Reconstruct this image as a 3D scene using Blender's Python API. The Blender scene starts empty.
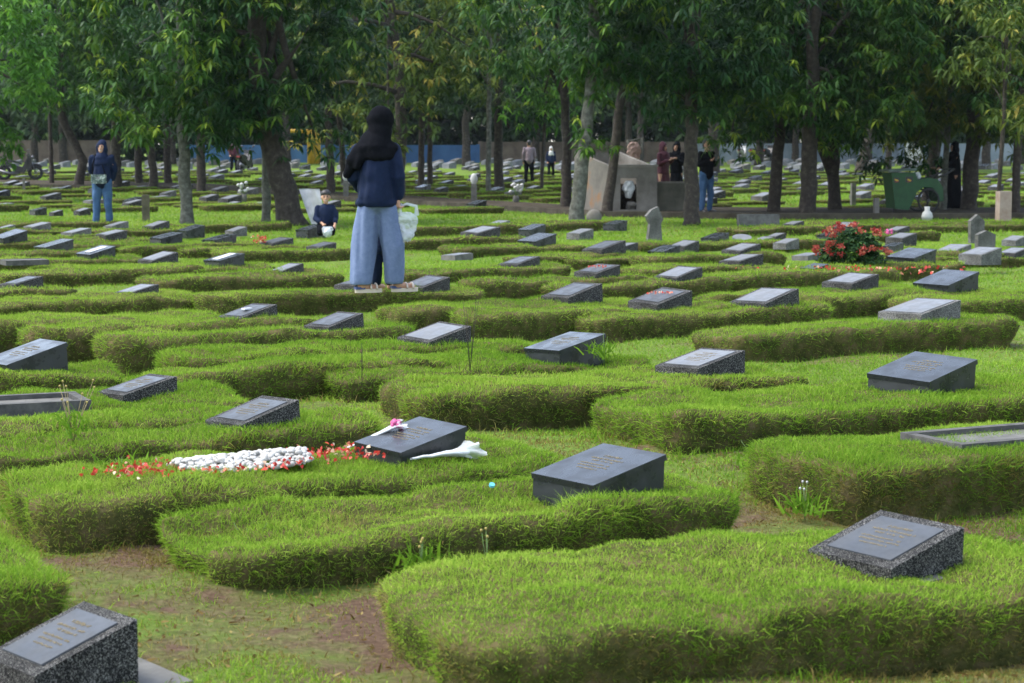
import bpy, bmesh, math, random
import numpy as np
from mathutils import Vector, Matrix

sc = bpy.context.scene
COL = sc.collection
R = math.radians

# ------------------------------------------------------------------ camera
CAM_Z = 1.53
FPX = 2000.0
PITCH = math.atan((341.5 - 148.0) / FPX)
cam_d = bpy.data.cameras.new("camera")
cam = bpy.data.objects.new("camera", cam_d)
COL.objects.link(cam)
cam_d.sensor_width = 36.0
cam_d.lens = 36.0 * FPX / 1024.0
cam_d.clip_start = 0.1
cam_d.clip_end = 3000
cam.location = (0, 0, CAM_Z)
cam.rotation_euler = (math.pi / 2 - PITCH, 0, 0)
cam_d.dof.use_dof = True
cam_d.dof.focus_distance = 11.5
cam_d.dof.aperture_fstop = 7.1
sc.camera = cam

# ------------------------------------------------------------------ sky, sun, exposure
SUN_EL, SUN_AZ = 58.0, -92.0         # azimuth measured from +Y towards +X (from the picture's left)
w = bpy.data.worlds.new("World")
sc.world = w
w.use_nodes = True
nt = w.node_tree
bg = nt.nodes["Background"]
sky = nt.nodes.new("ShaderNodeTexSky")
sky.sky_type = 'NISHITA'
sky.sun_disc = False
sky.sun_elevation = R(SUN_EL)
sky.sun_rotation = R(SUN_AZ)
sky.dust_density = 1.5
sky.air_density = 1.0
sky.ozone_density = 1.0
hs = nt.nodes.new("ShaderNodeHueSaturation")   # thin cloud greys the blue
hs.inputs["Saturation"].default_value = 0.68
nt.links.new(sky.outputs[0], hs.inputs["Color"])
nt.links.new(hs.outputs[0], bg.inputs["Color"])
bg.inputs["Strength"].default_value = 0.15

sun_d = bpy.data.lights.new("sun", 'SUN')
sun_d.energy = 1.4
sun_d.angle = R(28)
sun_d.color = (1.0, 0.96, 0.89)
sun = bpy.data.objects.new("sun", sun_d)
COL.objects.link(sun)
sdir = Vector((math.sin(R(SUN_AZ)) * math.cos(R(SUN_EL)), math.cos(R(SUN_AZ)) * math.cos(R(SUN_EL)), math.sin(R(SUN_EL))))
sun.rotation_euler = sdir.to_track_quat('Z', 'Y').to_euler()
sun.location = (0, 20, 30)

sc.view_settings.view_transform = 'Standard'
sc.view_settings.look = 'None'
sc.view_settings.exposure = 1.8
sc.view_settings.gamma = 1.0
sc.view_settings.use_curve_mapping = False
sc.render.engine = 'CYCLES'
sc.cycles.max_bounces = 6
sc.cycles.diffuse_bounces = 3
sc.cycles.transmission_bounces = 4
sc.cycles.transparent_max_bounces = 6

# ------------------------------------------------------------------ helpers
rng = np.random.default_rng(7)
rnd = random.Random(11)


def knoll(P):
    return .13 * np.exp(-((P[:, 0] - 1.5) / 1.3) ** 2 - ((P[:, 1] - 4.75) / .75) ** 2)


def gz_np(y):
    t = np.clip((y - 50.0) / 80.0, 0, 2.0)
    return 0.62 * t * t * (3 - 2 * np.minimum(t, 1)) / np.maximum(1, t) ** 1.0 * (t > 0)


def gz(y):
    return float(gz_np(np.array([y]))[0])


def ray(px, py):
    dx = (px - 512.0) / FPX
    du = (341.5 - py) / FPX
    return Vector((dx, math.cos(PITCH) + du * math.sin(PITCH), -math.sin(PITCH) + du * math.cos(PITCH)))


def at(px, py, dz=0.0):
    """ground point seen at a pixel, dz above the local ground"""
    d = ray(px, py)
    d = d / d.y
    ys = np.arange(2.0, 190.0, 0.02)
    f = CAM_Z + d.z * ys - gz_np(ys) - dz
    k = np.nonzero(f <= 0)[0]
    y = float(ys[k[0]]) if len(k) else 190.0
    return Vector((d.x * y, y, gz(y) + dz))


def at_depth(px, y, dz=0.0):
    d = ray(px, 148)
    return Vector((d.x / d.y * y, y, gz(y) + dz))


def ppm(p):
    return FPX / p.y


class Noise:
    def __init__(self, seed, n=18, fmin=0.6, fmax=3.0):
        r = np.random.default_rng(seed)
        f = np.exp(r.uniform(np.log(fmin), np.log(fmax), n))
        v = r.normal(size=(n, 3))
        v /= np.linalg.norm(v, axis=1)[:, None]
        self.k = v * f[:, None] * 2 * np.pi
        self.p = r.uniform(0, 2 * np.pi, n)
        self.a = 1 / f ** 0.6
        self.a /= np.sqrt((self.a ** 2).sum() / 2)

    def __call__(self, P):
        P = np.asarray(P, float)
        if P.shape[1] == 2:
            P = np.c_[P, np.zeros(len(P))]
        return (np.sin(P @ self.k.T + self.p) * self.a).sum(1)      # about unit variance


def mesh_np(name, V, faces, mats=(), fm=None, attrs=None, smooth=False):
    """faces: list of (n,3)/(n,4) int arrays; fm: matching list of material index arrays or ints"""
    me = bpy.data.meshes.new(name)
    V = np.asarray(V, np.float32)
    me.vertices.add(len(V))
    me.vertices.foreach_set("co", V.ravel())
    loops, starts, totals, mi = [], [], [], []
    s = 0
    for i, F in enumerate(faces):
        F = np.asarray(F, np.int32)
        if len(F) == 0:
            continue
        k = F.shape[1]
        loops.append(F.ravel())
        starts.append(s + np.arange(len(F), dtype=np.int32) * k)
        totals.append(np.full(len(F), k, np.int32))
        s += len(F) * k
        m = 0 if fm is None else fm[i]
        mi.append(np.broadcast_to(np.asarray(m, np.int32), (len(F),)))
    L = np.concatenate(loops)
    me.loops.add(len(L))
    me.loops.foreach_set("vertex_index", L)
    S = np.concatenate(starts)
    me.polygons.add(len(S))
    me.polygons.foreach_set("loop_start", S)
    me.polygons.foreach_set("loop_total", np.concatenate(totals))
    me.polygons.foreach_set("material_index", np.concatenate(mi))
    if smooth:
        me.polygons.foreach_set("use_smooth", np.ones(len(S), bool))
    for m in mats:
        me.materials.append(m)
    for k, a in (attrs or {}).items():
        at_ = me.attributes.new(k, 'FLOAT', 'POINT')
        at_.data.foreach_set("value", np.asarray(a, np.float32))
    me.update(calc_edges=True)
    me.validate()
    return me


def link(name, data, parent=None, loc=None, rotz=None):
    o = bpy.data.objects.new(name, data)
    COL.objects.link(o)
    if parent:
        o.parent = parent
    if loc is not None:
        o.location = loc
    if rotz is not None:
        o.rotation_euler = (0, 0, rotz)
    return o


def tag(o, label=None, cat=None, group=None, kind=None):
    if label:
        o["label"] = label
    if cat:
        o["category"] = cat
    if group:
        o["group"] = group
    if kind:
        o["kind"] = kind
    return o


def copy_tree(o, parent=None):
    c = o.copy()
    COL.objects.link(c)
    if parent:
        c.parent = parent
    for ch in list(o.children):
        copy_tree(ch, c)
    return c


class MB:
    """collects simple shapes in one bmesh"""

    def __init__(self):
        self.bm = bmesh.new()
        self.mi = 0

    def _add(self, verts, faces, smooth=False):
        vs = [self.bm.verts.new(v) for v in verts]
        for f in faces:
            try:
                fc = self.bm.faces.new([vs[i] for i in f])
                fc.material_index = self.mi
                fc.smooth = smooth
            except ValueError:
                pass
        return vs

    def box(self, c, s, rotz=0.0, M=None):
        x, y, z = s[0] / 2, s[1] / 2, s[2] / 2
        vs = [Vector(p) for p in ((-x, -y, -z), (x, -y, -z), (x, y, -z), (-x, y, -z), (-x, -y, z), (x, -y, z), (x, y, z), (-x, y, z))]
        T = Matrix.Translation(c) @ (M if M is not None else Matrix.Rotation(rotz, 4, 'Z'))
        self._add([T @ v for v in vs], [(0, 3, 2, 1), (4, 5, 6, 7), (0, 1, 5, 4), (1, 2, 6, 5), (2, 3, 7, 6), (3, 0, 4, 7)])
        return self

    def hexa(self, vs):
        self._add(vs, [(0, 3, 2, 1), (4, 5, 6, 7), (0, 1, 5, 4), (1, 2, 6, 5), (2, 3, 7, 6), (3, 0, 4, 7)])
        return self

    def prism(self, pts, y0, y1):
        """outline pts (x,z) extruded along y"""
        n = len(pts)
        vs = [(p[0], y0, p[1]) for p in pts] + [(p[0], y1, p[1]) for p in pts]
        fs = [tuple(range(n)), tuple(range(2 * n - 1, n - 1, -1))]
        fs += [(i, i + n, (i + 1) % n + n, (i + 1) % n) for i in range(n)]
        self._add(vs, fs)
        return self

    def tube(self, pts, rad, n=8, cap=True):
        pts = [Vector(p) for p in pts]
        if not hasattr(rad, '__len__'):
            rad = [rad] * len(pts)
        rings = []
        up = Vector((0, 0, 1))
        prev = None
        for i, p in enumerate(pts):
            t = (pts[min(i + 1, len(pts) - 1)] - pts[max(i - 1, 0)]).normalized()
            if prev is None:
                a = t.cross(up)
                if a.length < 1e-3:
                    a = t.cross(Vector((1, 0, 0)))
                a.normalize()
            else:
                a = (prev - t * prev.dot(t)).normalized()
            prev = a
            b = t.cross(a)
            rings.append([self.bm.verts.new(p + (a * math.cos(k * 2 * math.pi / n) + b * math.sin(k * 2 * math.pi / n)) * rad[i]) for k in range(n)])
        for i in range(len(rings) - 1):
            for k in range(n):
                f = self.bm.faces.new((rings[i][k], rings[i][(k + 1) % n], rings[i + 1][(k + 1) % n], rings[i + 1][k]))
                f.smooth = True
                f.material_index = self.mi
        if cap:
            for r_ in (rings[0][::-1], rings[-1]):
                f = self.bm.faces.new(r_)
                f.material_index = self.mi
        return self

    def ball(self, c, r, seg=12, M=None):
        if not hasattr(r, '__len__'):
            r = (r, r, r)
        nv = max(6, seg * 2 // 3)
        T = Matrix.Translation(c) @ (M or Matrix.Identity(4)) @ Matrix.Diagonal((r[0], r[1], r[2], 1))
        vs = [T @ Vector((0, 0, 1))]
        for j in range(1, nv):
            z, q = math.cos(math.pi * j / nv), math.sin(math.pi * j / nv)
            vs += [T @ Vector((q * math.cos(2 * math.pi * i / seg), q * math.sin(2 * math.pi * i / seg), z)) for i in range(seg)]
        vs.append(T @ Vector((0, 0, -1)))
        fs = [(0, 1 + i, 1 + (i + 1) % seg) for i in range(seg)]
        for j in range(nv - 2):
            fs += [(1 + j * seg + i, 1 + (j + 1) * seg + i, 1 + (j + 1) * seg + (i + 1) % seg, 1 + j * seg + (i + 1) % seg) for i in range(seg)]
        e = len(vs) - 1
        fs += [(e, e - seg + (i + 1) % seg, e - seg + i) for i in range(seg)]
        self._add(vs, fs, True)
        return self

    def torus(self, c, R_, r, axis='Y', n=24, m=8):
        rings = []
        for i in range(n):
            a = 2 * math.pi * i / n
            ring = []
            for j in range(m):
                b = 2 * math.pi * j / m
                rr = R_ + r * math.cos(b)
                q = (rr * math.cos(a), r * math.sin(b), rr * math.sin(a)) if axis == 'Y' else (rr * math.cos(a), rr * math.sin(a), r * math.sin(b))
                ring.append(self.bm.verts.new(Vector(c) + Vector(q)))
            rings.append(ring)
        for i in range(n):
            for j in range(m):
                f = self.bm.faces.new((rings[i][j], rings[(i + 1) % n][j], rings[(i + 1) % n][(j + 1) % m], rings[i][(j + 1) % m]))
                f.smooth = True
                f.material_index = self.mi
        return self

    def disc(self, c, r, h, axis='Y', n=20):
        pts = [(math.cos(2 * math.pi * k / n) * r, math.sin(2 * math.pi * k / n) * r) for k in range(n)]
        if axis == 'Y':
            vs = [Vector(c) + Vector((p[0], -h / 2, p[1])) for p in pts] + [Vector(c) + Vector((p[0], h / 2, p[1])) for p in pts]
        else:
            vs = [Vector(c) + Vector((p[0], p[1], -h / 2)) for p in pts] + [Vector(c) + Vector((p[0], p[1], h / 2)) for p in pts]
        self._add(vs, [tuple(range(n)), tuple(range(2 * n - 1, n - 1, -1))] + [(i, i + n, (i + 1) % n + n, (i + 1) % n) for i in range(n)])
        return self

    def bevel(self, off, seg=2):
        es = [e for e in self.bm.edges if len(e.link_faces) == 2 and e.calc_face_angle(0) > 0.5]
        bmesh.ops.bevel(self.bm, geom=es, offset=off, segments=seg, affect='EDGES', profile=0.6)
        return self

    def mesh(self, name, mats):
        bmesh.ops.recalc_face_normals(self.bm, faces=self.bm.faces[:])
        me = bpy.data.meshes.new(name)
        self.bm.to_mesh(me)
        self.bm.free()
        for m in (mats if isinstance(mats, (list, tuple)) else [mats]):
            me.materials.append(m)
        return me

    def build(self, name, mats, parent=None, loc=None, rotz=None):
        return link(name, self.mesh(name, mats), parent, loc, rotz)


# ------------------------------------------------------------------ materials
def mat(name, base=(0.5, 0.5, 0.5), rough=0.7, spec=0.5, metal=0.0):
    m = bpy.data.materials.new(name)
    m.use_nodes = True
    b = m.node_tree.nodes["Principled BSDF"]
    b.inputs["Base Color"].default_value = (*base, 1)
    b.inputs["Roughness"].default_value = rough
    b.inputs["Specular IOR Level"].default_value = spec
    b.inputs["Metallic"].default_value = metal
    return m


def nd(m, typ, **kw):
    n = m.node_tree.nodes.new(typ)
    for k, v in kw.items():
        if k in n.inputs:
            n.inputs[k].default_value = v
        else:
            setattr(n, k, v)
    return n


def lk(m, a, b):
    m.node_tree.links.new(a, b)


def ramp(m, fac, stops):
    r_ = m.node_tree.nodes.new("ShaderNodeValToRGB")
    el = r_.color_ramp.elements
    while len(el) < len(stops):
        el.new(0.5)
    for e, (p, c) in zip(el, stops):
        e.position = p
        e.color = (*c, 1) if len(c) == 3 else c
    lk(m, fac, r_.inputs["Fac"])
    return r_


def bsdf(m):
    return m.node_tree.nodes["Principled BSDF"]


def noisy(name, stops, scale=8.0, detail=6.0, rough=0.8, bump=0.0, bscale=None, spec=0.4, dist=0.01, coord='Object'):
    m = mat(name, rough=rough, spec=spec)
    tc = nd(m, "ShaderNodeTexCoord")
    n = nd(m, "ShaderNodeTexNoise", Scale=scale, Detail=detail, Roughness=0.65)
    lk(m, tc.outputs[coord], n.inputs["Vector"])
    r_ = ramp(m, n.outputs["Fac"], stops)
    lk(m, r_.outputs[0], bsdf(m).inputs["Base Color"])
    if bump:
        n2 = nd(m, "ShaderNodeTexNoise", Scale=bscale or scale * 3, Detail=6.0)
        lk(m, tc.outputs[coord], n2.inputs["Vector"])
        bp = nd(m, "ShaderNodeBump", Strength=bump, Distance=dist)
        lk(m, n2.outputs["Fac"], bp.inputs["Height"])
        lk(m, bp.outputs[0], bsdf(m).inputs["Normal"])
    return m


def leafy(name, stops, dry=None, trans=0.3, rough=0.5, spec=0.3):
    """blade / leaf: colour by the blade's own random tone, mixed to dry straw by its dryness"""
    m = mat(name, rough=rough, spec=spec)
    a = nd(m, "ShaderNodeAttribute", attribute_name="tone")
    r_ = ramp(m, a.outputs["Fac"], stops)
    out = r_.outputs[0]
    if dry:
        a2 = nd(m, "ShaderNodeAttribute", attribute_name="dry")
        mx = nd(m, "ShaderNodeMix", data_type='RGBA')
        lk(m, a2.outputs["Fac"], mx.inputs["Factor"])
        lk(m, out, mx.inputs[6])
        r2 = ramp(m, a.outputs["Fac"], dry)
        lk(m, r2.outputs[0], mx.inputs[7])
        out = mx.outputs[2]
    b = bsdf(m)
    lk(m, out, b.inputs["Base Color"])
    if trans:
        t = nd(m, "ShaderNodeBsdfTranslucent")
        lk(m, out, t.inputs["Color"])
        ms = nd(m, "ShaderNodeMixShader", Fac=trans)
        lk(m, b.outputs[0], ms.inputs[1])
        lk(m, t.outputs[0], ms.inputs[2])
        lk(m, ms.outputs[0], m.node_tree.nodes["Material Output"].inputs["Surface"])
    return m


M = {}
M['turf'] = leafy('turf_blade', [(0.0, (0.06, 0.145, 0.012)), (0.5, (0.165, 0.30, 0.022)), (1.0, (0.34, 0.46, 0.065))],
                  dry=[(0.0, (0.09, 0.052, 0.018)), (0.5, (0.19, 0.13, 0.042)), (1.0, (0.34, 0.27, 0.10))], trans=0.38, rough=.7, spec=.08)
M['soil'] = noisy('soil', [(0.3, (0.045, 0.024, 0.014)), (0.55, (0.10, 0.055, 0.032)), (0.75, (0.17, 0.10, 0.06))], scale=9, bump=0.6, bscale=45, dist=0.02)


def ground_material():
    m = mat('ground', rough=0.95, spec=0.1)
    tc = nd(m, "ShaderNodeTexCoord")
    n = nd(m, "ShaderNodeTexNoise", Scale=0.9, Detail=8.0, Roughness=0.7)
    lk(m, tc.outputs["Object"], n.inputs["Vector"])
    n2 = nd(m, "ShaderNodeTexNoise", Scale=38.0, Detail=10.0, Roughness=0.75)
    lk(m, tc.outputs["Object"], n2.inputs["Vector"])
    soil = ramp(m, n2.outputs["Fac"], [(0.3, (0.05, 0.03, 0.019)), (0.5, (0.105, 0.066, 0.042)), (0.72, (0.20, 0.14, 0.095))])
    green = ramp(m, n2.outputs["Fac"], [(0.3, (0.05, 0.085, 0.012)), (0.5, (0.10, 0.16, 0.022)), (0.7, (0.17, 0.22, 0.05))])
    # near the camera bare soil shows, farther off the sward closes
    sep = nd(m, "ShaderNodeSeparateXYZ")
    lk(m, tc.outputs["Object"], sep.inputs[0])
    mr = nd(m, "ShaderNodeMapRange")
    mr.inputs[1].default_value = 6; mr.inputs[2].default_value = 22
    mr.inputs[3].default_value = 0.0; mr.inputs[4].default_value = 0.16
    lk(m, sep.outputs[1], mr.inputs[0])
    ad = nd(m, "ShaderNodeMath", operation='ADD')
    lk(m, n.outputs["Fac"], ad.inputs[0]); lk(m, mr.outputs[0], ad.inputs[1])
    k = ramp(m, ad.outputs[0], [(0.44, (0, 0, 0)), (0.58, (1, 1, 1))])
    mx = nd(m, "ShaderNodeMix", data_type='RGBA')
    lk(m, k.outputs[0], mx.inputs["Factor"])
    lk(m, soil.outputs[0], mx.inputs[6]); lk(m, green.outputs[0], mx.inputs[7])
    lk(m, mx.outputs[2], bsdf(m).inputs["Base Color"])
    bp = nd(m, "ShaderNodeBump", Strength=0.8, Distance=0.02)
    lk(m, n2.outputs["Fac"], bp.inputs["Height"])
    lk(m, bp.outputs[0], bsdf(m).inputs["Normal"])
    return m


M['ground'] = ground_material()
M['mound'] = noisy('mound_earth', [(0.35, (0.035, 0.040, 0.012)), (0.5, (0.065, 0.066, 0.02)), (0.7, (0.12, 0.088, 0.045))], scale=12, bump=0.7, bscale=60, dist=0.015, spec=.05, rough=1.0)


def terrazzo(name, dark, light, amount):
    m = mat(name, rough=0.75, spec=0.1)
    tc = nd(m, "ShaderNodeTexCoord")
    v = nd(m, "ShaderNodeTexVoronoi", Scale=400.0)
    lk(m, tc.outputs["Object"], v.inputs["Vector"])
    sp = nd(m, "ShaderNodeSeparateColor")
    lk(m, v.outputs["Color"], sp.inputs[0])
    r_ = ramp(m, sp.outputs[0], [(0.0, dark), (amount - 0.1, tuple(c * 1.5 for c in dark)), (amount, (0.14, 0.14, 0.13)), (1.0, light)])
    r_.color_ramp.interpolation = 'LINEAR'
    n = nd(m, "ShaderNodeTexNoise", Scale=5.0, Detail=5.0)
    lk(m, tc.outputs["Object"], n.inputs["Vector"])
    r2 = ramp(m, n.outputs["Fac"], [(0.35, (0.5, 0.5, 0.48)), (0.65, (1, 1, 1))])
    mx = nd(m, "ShaderNodeMix", data_type='RGBA', blend_type='MULTIPLY')
    mx.inputs["Factor"].default_value = 1
    lk(m, r_.outputs[0], mx.inputs[6]); lk(m, r2.outputs[0], mx.inputs[7])
    lk(m, mx.outputs[2], bsdf(m).inputs["Base Color"])
    bp = nd(m, "ShaderNodeBump", Strength=0.5, Distance=0.003)
    lk(m, v.outputs["Distance"], bp.inputs["Height"])
    lk(m, bp.outputs[0], bsdf(m).inputs["Normal"])
    return m


def stone(name, a, b, rough, scale=6.0, spec=0.5):
    m = noisy(name, [(0.3, a), (0.7, b)], scale=scale, detail=8, rough=rough, spec=spec)
    tc = [n for n in m.node_tree.nodes if n.bl_idname == "ShaderNodeTexCoord"][0]
    n = nd(m, "ShaderNodeTexNoise", Scale=11.0, Detail=6.0)
    lk(m, tc.outputs["Object"], n.inputs["Vector"])
    r_ = ramp(m, n.outputs["Fac"], [(0.35, (rough * 0.7,) * 3), (0.7, (min(1, rough * 1.6),) * 3)])
    lk(m, r_.outputs[0], bsdf(m).inputs["Roughness"])
    return m


M['terrazzo'] = terrazzo('dark_terrazzo', (0.014, 0.014, 0.014), (0.30, 0.29, 0.27), 0.80)
M['terrazzo_pale'] = terrazzo('worn_terrazzo', (0.04, 0.04, 0.038), (0.32, 0.31, 0.29), 0.55)
M['black'] = stone('black_granite', (0.012, 0.014, 0.016), (0.026, 0.029, 0.032), 0.28, spec=.42)
M['plate'] = stone('slate_plate', (0.045, 0.050, 0.056), (0.085, 0.090, 0.096), 0.42, spec=.16)
M['plate_pale'] = stone('pale_granite', (0.10, 0.107, 0.115), (0.18, 0.185, 0.19), 0.42, spec=.22)
M['grey'] = noisy('grey_concrete', [(0.3, (0.06, 0.058, 0.05)), (0.7, (0.15, 0.145, 0.13))], scale=7, rough=0.85, bump=0.3)
M['kerb_stone'] = noisy('kerb_stone', [(0.3, (0.045, 0.045, 0.043)), (0.7, (0.11, 0.105, 0.095))], scale=14, rough=0.85, bump=0.3, spec=.2)
M['gold'] = mat('faded_gold_paint', (0.20, 0.165, 0.10), 0.7, .1)
M['concrete'] = noisy('stained_concrete', [(0.25, (0.08, 0.072, 0.058)), (0.55, (0.18, 0.168, 0.145)), (0.8, (0.26, 0.245, 0.22))], scale=2.2, rough=0.9, bump=0.3, bscale=30)
M['asphalt'] = noisy('path_earth', [(0.3, (0.03, 0.025, 0.018)), (0.7, (0.07, 0.058, 0.042))], scale=3, rough=1.0, bump=0.4, bscale=40, spec=.05)
M['bark'] = noisy('bark', [(0.3, (0.016, 0.013, 0.010)), (0.55, (0.045, 0.036, 0.028)), (0.8, (0.11, 0.095, 0.075))], scale=10, rough=0.95, bump=0.9, bscale=25, dist=0.03)
M['bark_pale'] = noisy('pale_bark', [(0.3, (0.035, 0.035, 0.028)), (0.52, (0.10, 0.10, 0.08)), (0.75, (0.21, 0.21, 0.18))], scale=9, rough=0.95, bump=0.8, bscale=25, dist=0.03)
M['leaf'] = leafy('mango_leaf', [(0, (0.014, 0.045, 0.010)), (0.45, (0.036, 0.098, 0.014)), (0.75, (0.105, 0.20, 0.018)), (1, (0.26, 0.34, 0.03))], trans=0.28, rough=0.5, spec=0.14)
M['leaf_dark'] = leafy('dark_leaf', [(0, (0.010, 0.034, 0.012)), (0.5, (0.026, 0.074, 0.016)), (0.8, (0.075, 0.155, 0.02)), (1, (0.15, 0.24, 0.03))], trans=0.25, rough=0.5, spec=0.14)
M['leaf_gold'] = leafy('yellowing_leaf', [(0, (0.03, 0.065, 0.012)), (0.5, (0.085, 0.13, 0.018)), (0.85, (0.20, 0.22, 0.03)), (1, (0.34, 0.28, 0.05))], trans=0.28, rough=0.55, spec=.12)
M['leaf_bright'] = leafy('bright_leaf', [(0, (0.03, 0.09, 0.01)), (0.5, (0.08, 0.20, 0.018)), (1, (0.20, 0.36, 0.035))], trans=0.3, rough=0.5, spec=.12)
M['leaf_far'] = leafy('far_leaf', [(0, (0.022, 0.046, 0.018)), (0.6, (0.05, 0.095, 0.03)), (1, (0.12, 0.17, 0.05))], trans=0.2, rough=0.6, spec=.1)
for k_, f_ in (('leaf', .95), ('leaf_dark', .90), ('leaf_gold', .95), ('leaf_bright', 1.2), ('leaf_far', .85)):
    for n_ in M[k_].node_tree.nodes:
        if n_.bl_idname == 'ShaderNodeValToRGB':
            for e_ in n_.color_ramp.elements:
                e_.color = (e_.color[0] * f_, e_.color[1] * f_, e_.color[2] * f_ * 1.15, 1)
M['white'] = mat('white_paint', (0.42, 0.42, 0.40), 0.6)
M['skin'] = noisy('skin', [(0.3, (0.36, 0.19, 0.115)), (0.7, (0.46, 0.26, 0.165))], scale=12, rough=0.55)
M['hair'] = mat('black_hair', (0.012, 0.010, 0.009), 0.5)
M['black_cloth'] = noisy('black_cloth', [(0.3, (0.004, 0.0045, 0.006)), (0.7, (0.009, 0.0095, 0.012))], scale=40, rough=0.9, spec=0.02, bump=0.2, bscale=180, dist=0.002)
M['navy'] = noisy('navy_cloth', [(0.3, (0.0045, 0.010, 0.030)), (0.7, (0.008, 0.016, 0.044))], scale=30, rough=0.85, spec=0.15, bump=0.3, bscale=160, dist=0.002)
M['blue_grey'] = noisy('blue_grey_cloth', [(0.3, (0.105, 0.145, 0.245)), (0.7, (0.15, 0.195, 0.31))], scale=25, rough=0.9, spec=0.2, bump=0.3, bscale=160, dist=0.002)
M['jeans'] = noisy('denim', [(0.3, (0.025, 0.06, 0.13)), (0.7, (0.06, 0.12, 0.22))], scale=9, rough=0.9, spec=0.2)
M['maroon'] = noisy('maroon_cloth', [(0.3, (0.05, 0.012, 0.02)), (0.7, (0.085, 0.02, 0.03))], scale=25, rough=0.85)
M['mauve'] = noisy('mauve_cloth', [(0.3, (0.13, 0.10, 0.12)), (0.7, (0.20, 0.16, 0.18))], scale=25, rough=0.85)
M['sandal'] = mat('beige_sandal', (0.50, 0.42, 0.34), 0.6)
M['sandal_blue'] = mat('blue_insole', (0.03, 0.05, 0.16), 0.6)
M['bike_black'] = mat('black_fairing', (0.015, 0.015, 0.018), 0.3)
M['bike_red'] = mat('red_fairing', (0.25, 0.02, 0.025), 0.3)
M['bike_white'] = mat('white_fairing', (0.55, 0.56, 0.58), 0.3)
M['bike_yellow'] = mat('lime_fairing', (0.45, 0.5, 0.05), 0.35)
M['rubber'] = mat('rubber', (0.02, 0.02, 0.02), 0.9)
M['metal'] = mat('grey_metal', (0.16, 0.16, 0.17), 0.45, metal=0.7)
M['green_paint'] = noisy('green_paint', [(0.3, (0.006, 0.045, 0.011)), (0.7, (0.013, 0.075, 0.018))], scale=6, rough=0.5)
M['yellow'] = noisy('yellow_paint', [(0.3, (0.52, 0.30, 0.02)), (0.7, (0.68, 0.42, 0.03))], scale=5, rough=0.5)
M['blue'] = noisy('blue_paint', [(0.3, (0.02, 0.075, 0.19)), (0.7, (0.04, 0.12, 0.27))], scale=1.2, rough=0.6)
M['pale_wall'] = noisy('pale_render', [(0.3, (0.16, 0.20, 0.25)), (0.7, (0.24, 0.28, 0.34))], scale=1.5, rough=0.9)
M['brick'] = noisy('brown_wall', [(0.3, (0.10, 0.075, 0.06)), (0.7, (0.19, 0.15, 0.12))], scale=1.5, rough=0.95)
M['roof'] = noisy('roof_sheet', [(0.3, (0.22, 0.09, 0.06)), (0.7, (0.32, 0.15, 0.10))], scale=1.5, rough=0.9)
M['glass_dark'] = mat('dark_glass', (0.02, 0.025, 0.03), 0.1)
M['red_petal'] = leafy('petal', [(0, (0.35, 0.02, 0.02)), (0.6, (0.55, 0.06, 0.035)), (0.8, (0.6, 0.2, 0.12)), (1, (0.72, 0.62, 0.42))], trans=0.25)
M['bush_flower'] = leafy('ixora_flower', [(0, (0.26, 0.025, 0.025)), (0.5, (0.38, 0.07, 0.05)), (0.8, (0.46, 0.19, 0.10)), (1, (0.55, 0.42, 0.22))], trans=0.25)
M['pink'] = mat('pink_petal', (0.45, 0.07, 0.20), 0.7)
M['pebble'] = noisy('white_pebble', [(0.3, (0.24, 0.23, 0.20)), (0.6, (0.50, 0.49, 0.46))], scale=32, rough=0.75)
M['paper'] = mat('white_wrap', (0.50, 0.52, 0.53), 0.5)
M['straw'] = mat('dry_stem', (0.22, 0.18, 0.08), 0.8)
M['stem'] = mat('green_stem', (0.10, 0.17, 0.04), 0.7)
M['cyan'] = mat('cyan_plastic', (0.10, 0.42, 0.50), 0.4)


def plastic_material(name):
    m = mat(name, (0.78, 0.82, 0.86), 0.25)
    t = nd(m, "ShaderNodeBsdfTransparent")
    ms = nd(m, "ShaderNodeMixShader", Fac=0.62)
    lk(m, bsdf(m).outputs[0], ms.inputs[1])
    lk(m, t.outputs[0], ms.inputs[2])
    lk(m, ms.outputs[0], m.node_tree.nodes["Material Output"].inputs["Surface"])
    return m


M['plastic'] = plastic_material('clear_plastic')

# ------------------------------------------------------------------ grass blades
def blades(P, N, ln, wd, tone, dry, r, upw=0.7, nw=0.55, rand=0.45, droop=0.25, simple=False):
    n = len(P)
    D = N * nw + np.array([0, 0, 1.0]) * upw + r.normal(size=(n, 3)) * rand
    D /= np.linalg.norm(D, axis=1)[:, None]
    S = np.cross(D, r.normal(size=(n, 3)))
    S /= np.linalg.norm(S, axis=1)[:, None] + 1e-9
    B = r.normal(size=(n, 3)) * 0.35
    B[:, 2] = -droop * r.uniform(0.3, 1.6, n)
    L = ln[:, None]
    W = wd[:, None] * 0.5
    if simple:
        V = np.stack([P - S * W, P + S * W, P + D * L + B * L * 0.7], 1).reshape(-1, 3)
        F = [np.arange(3 * n).reshape(n, 3)]
        k = 3
    else:
        mid = P + D * L * 0.55 + B * L * 0.12
        V = np.stack([P - S * W, P + S * W, mid - S * W * 0.8, mid + S * W * 0.8, P + D * L + B * L * 0.7], 1).reshape(-1, 3)
        b = np.arange(n)[:, None] * 5
        F = [b + np.array([0, 1, 3, 2]), b + np.array([2, 3, 4])]
        k = 5
    return V, F, {"tone": np.repeat(tone, k), "dry": np.repeat(dry, k)}


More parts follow.
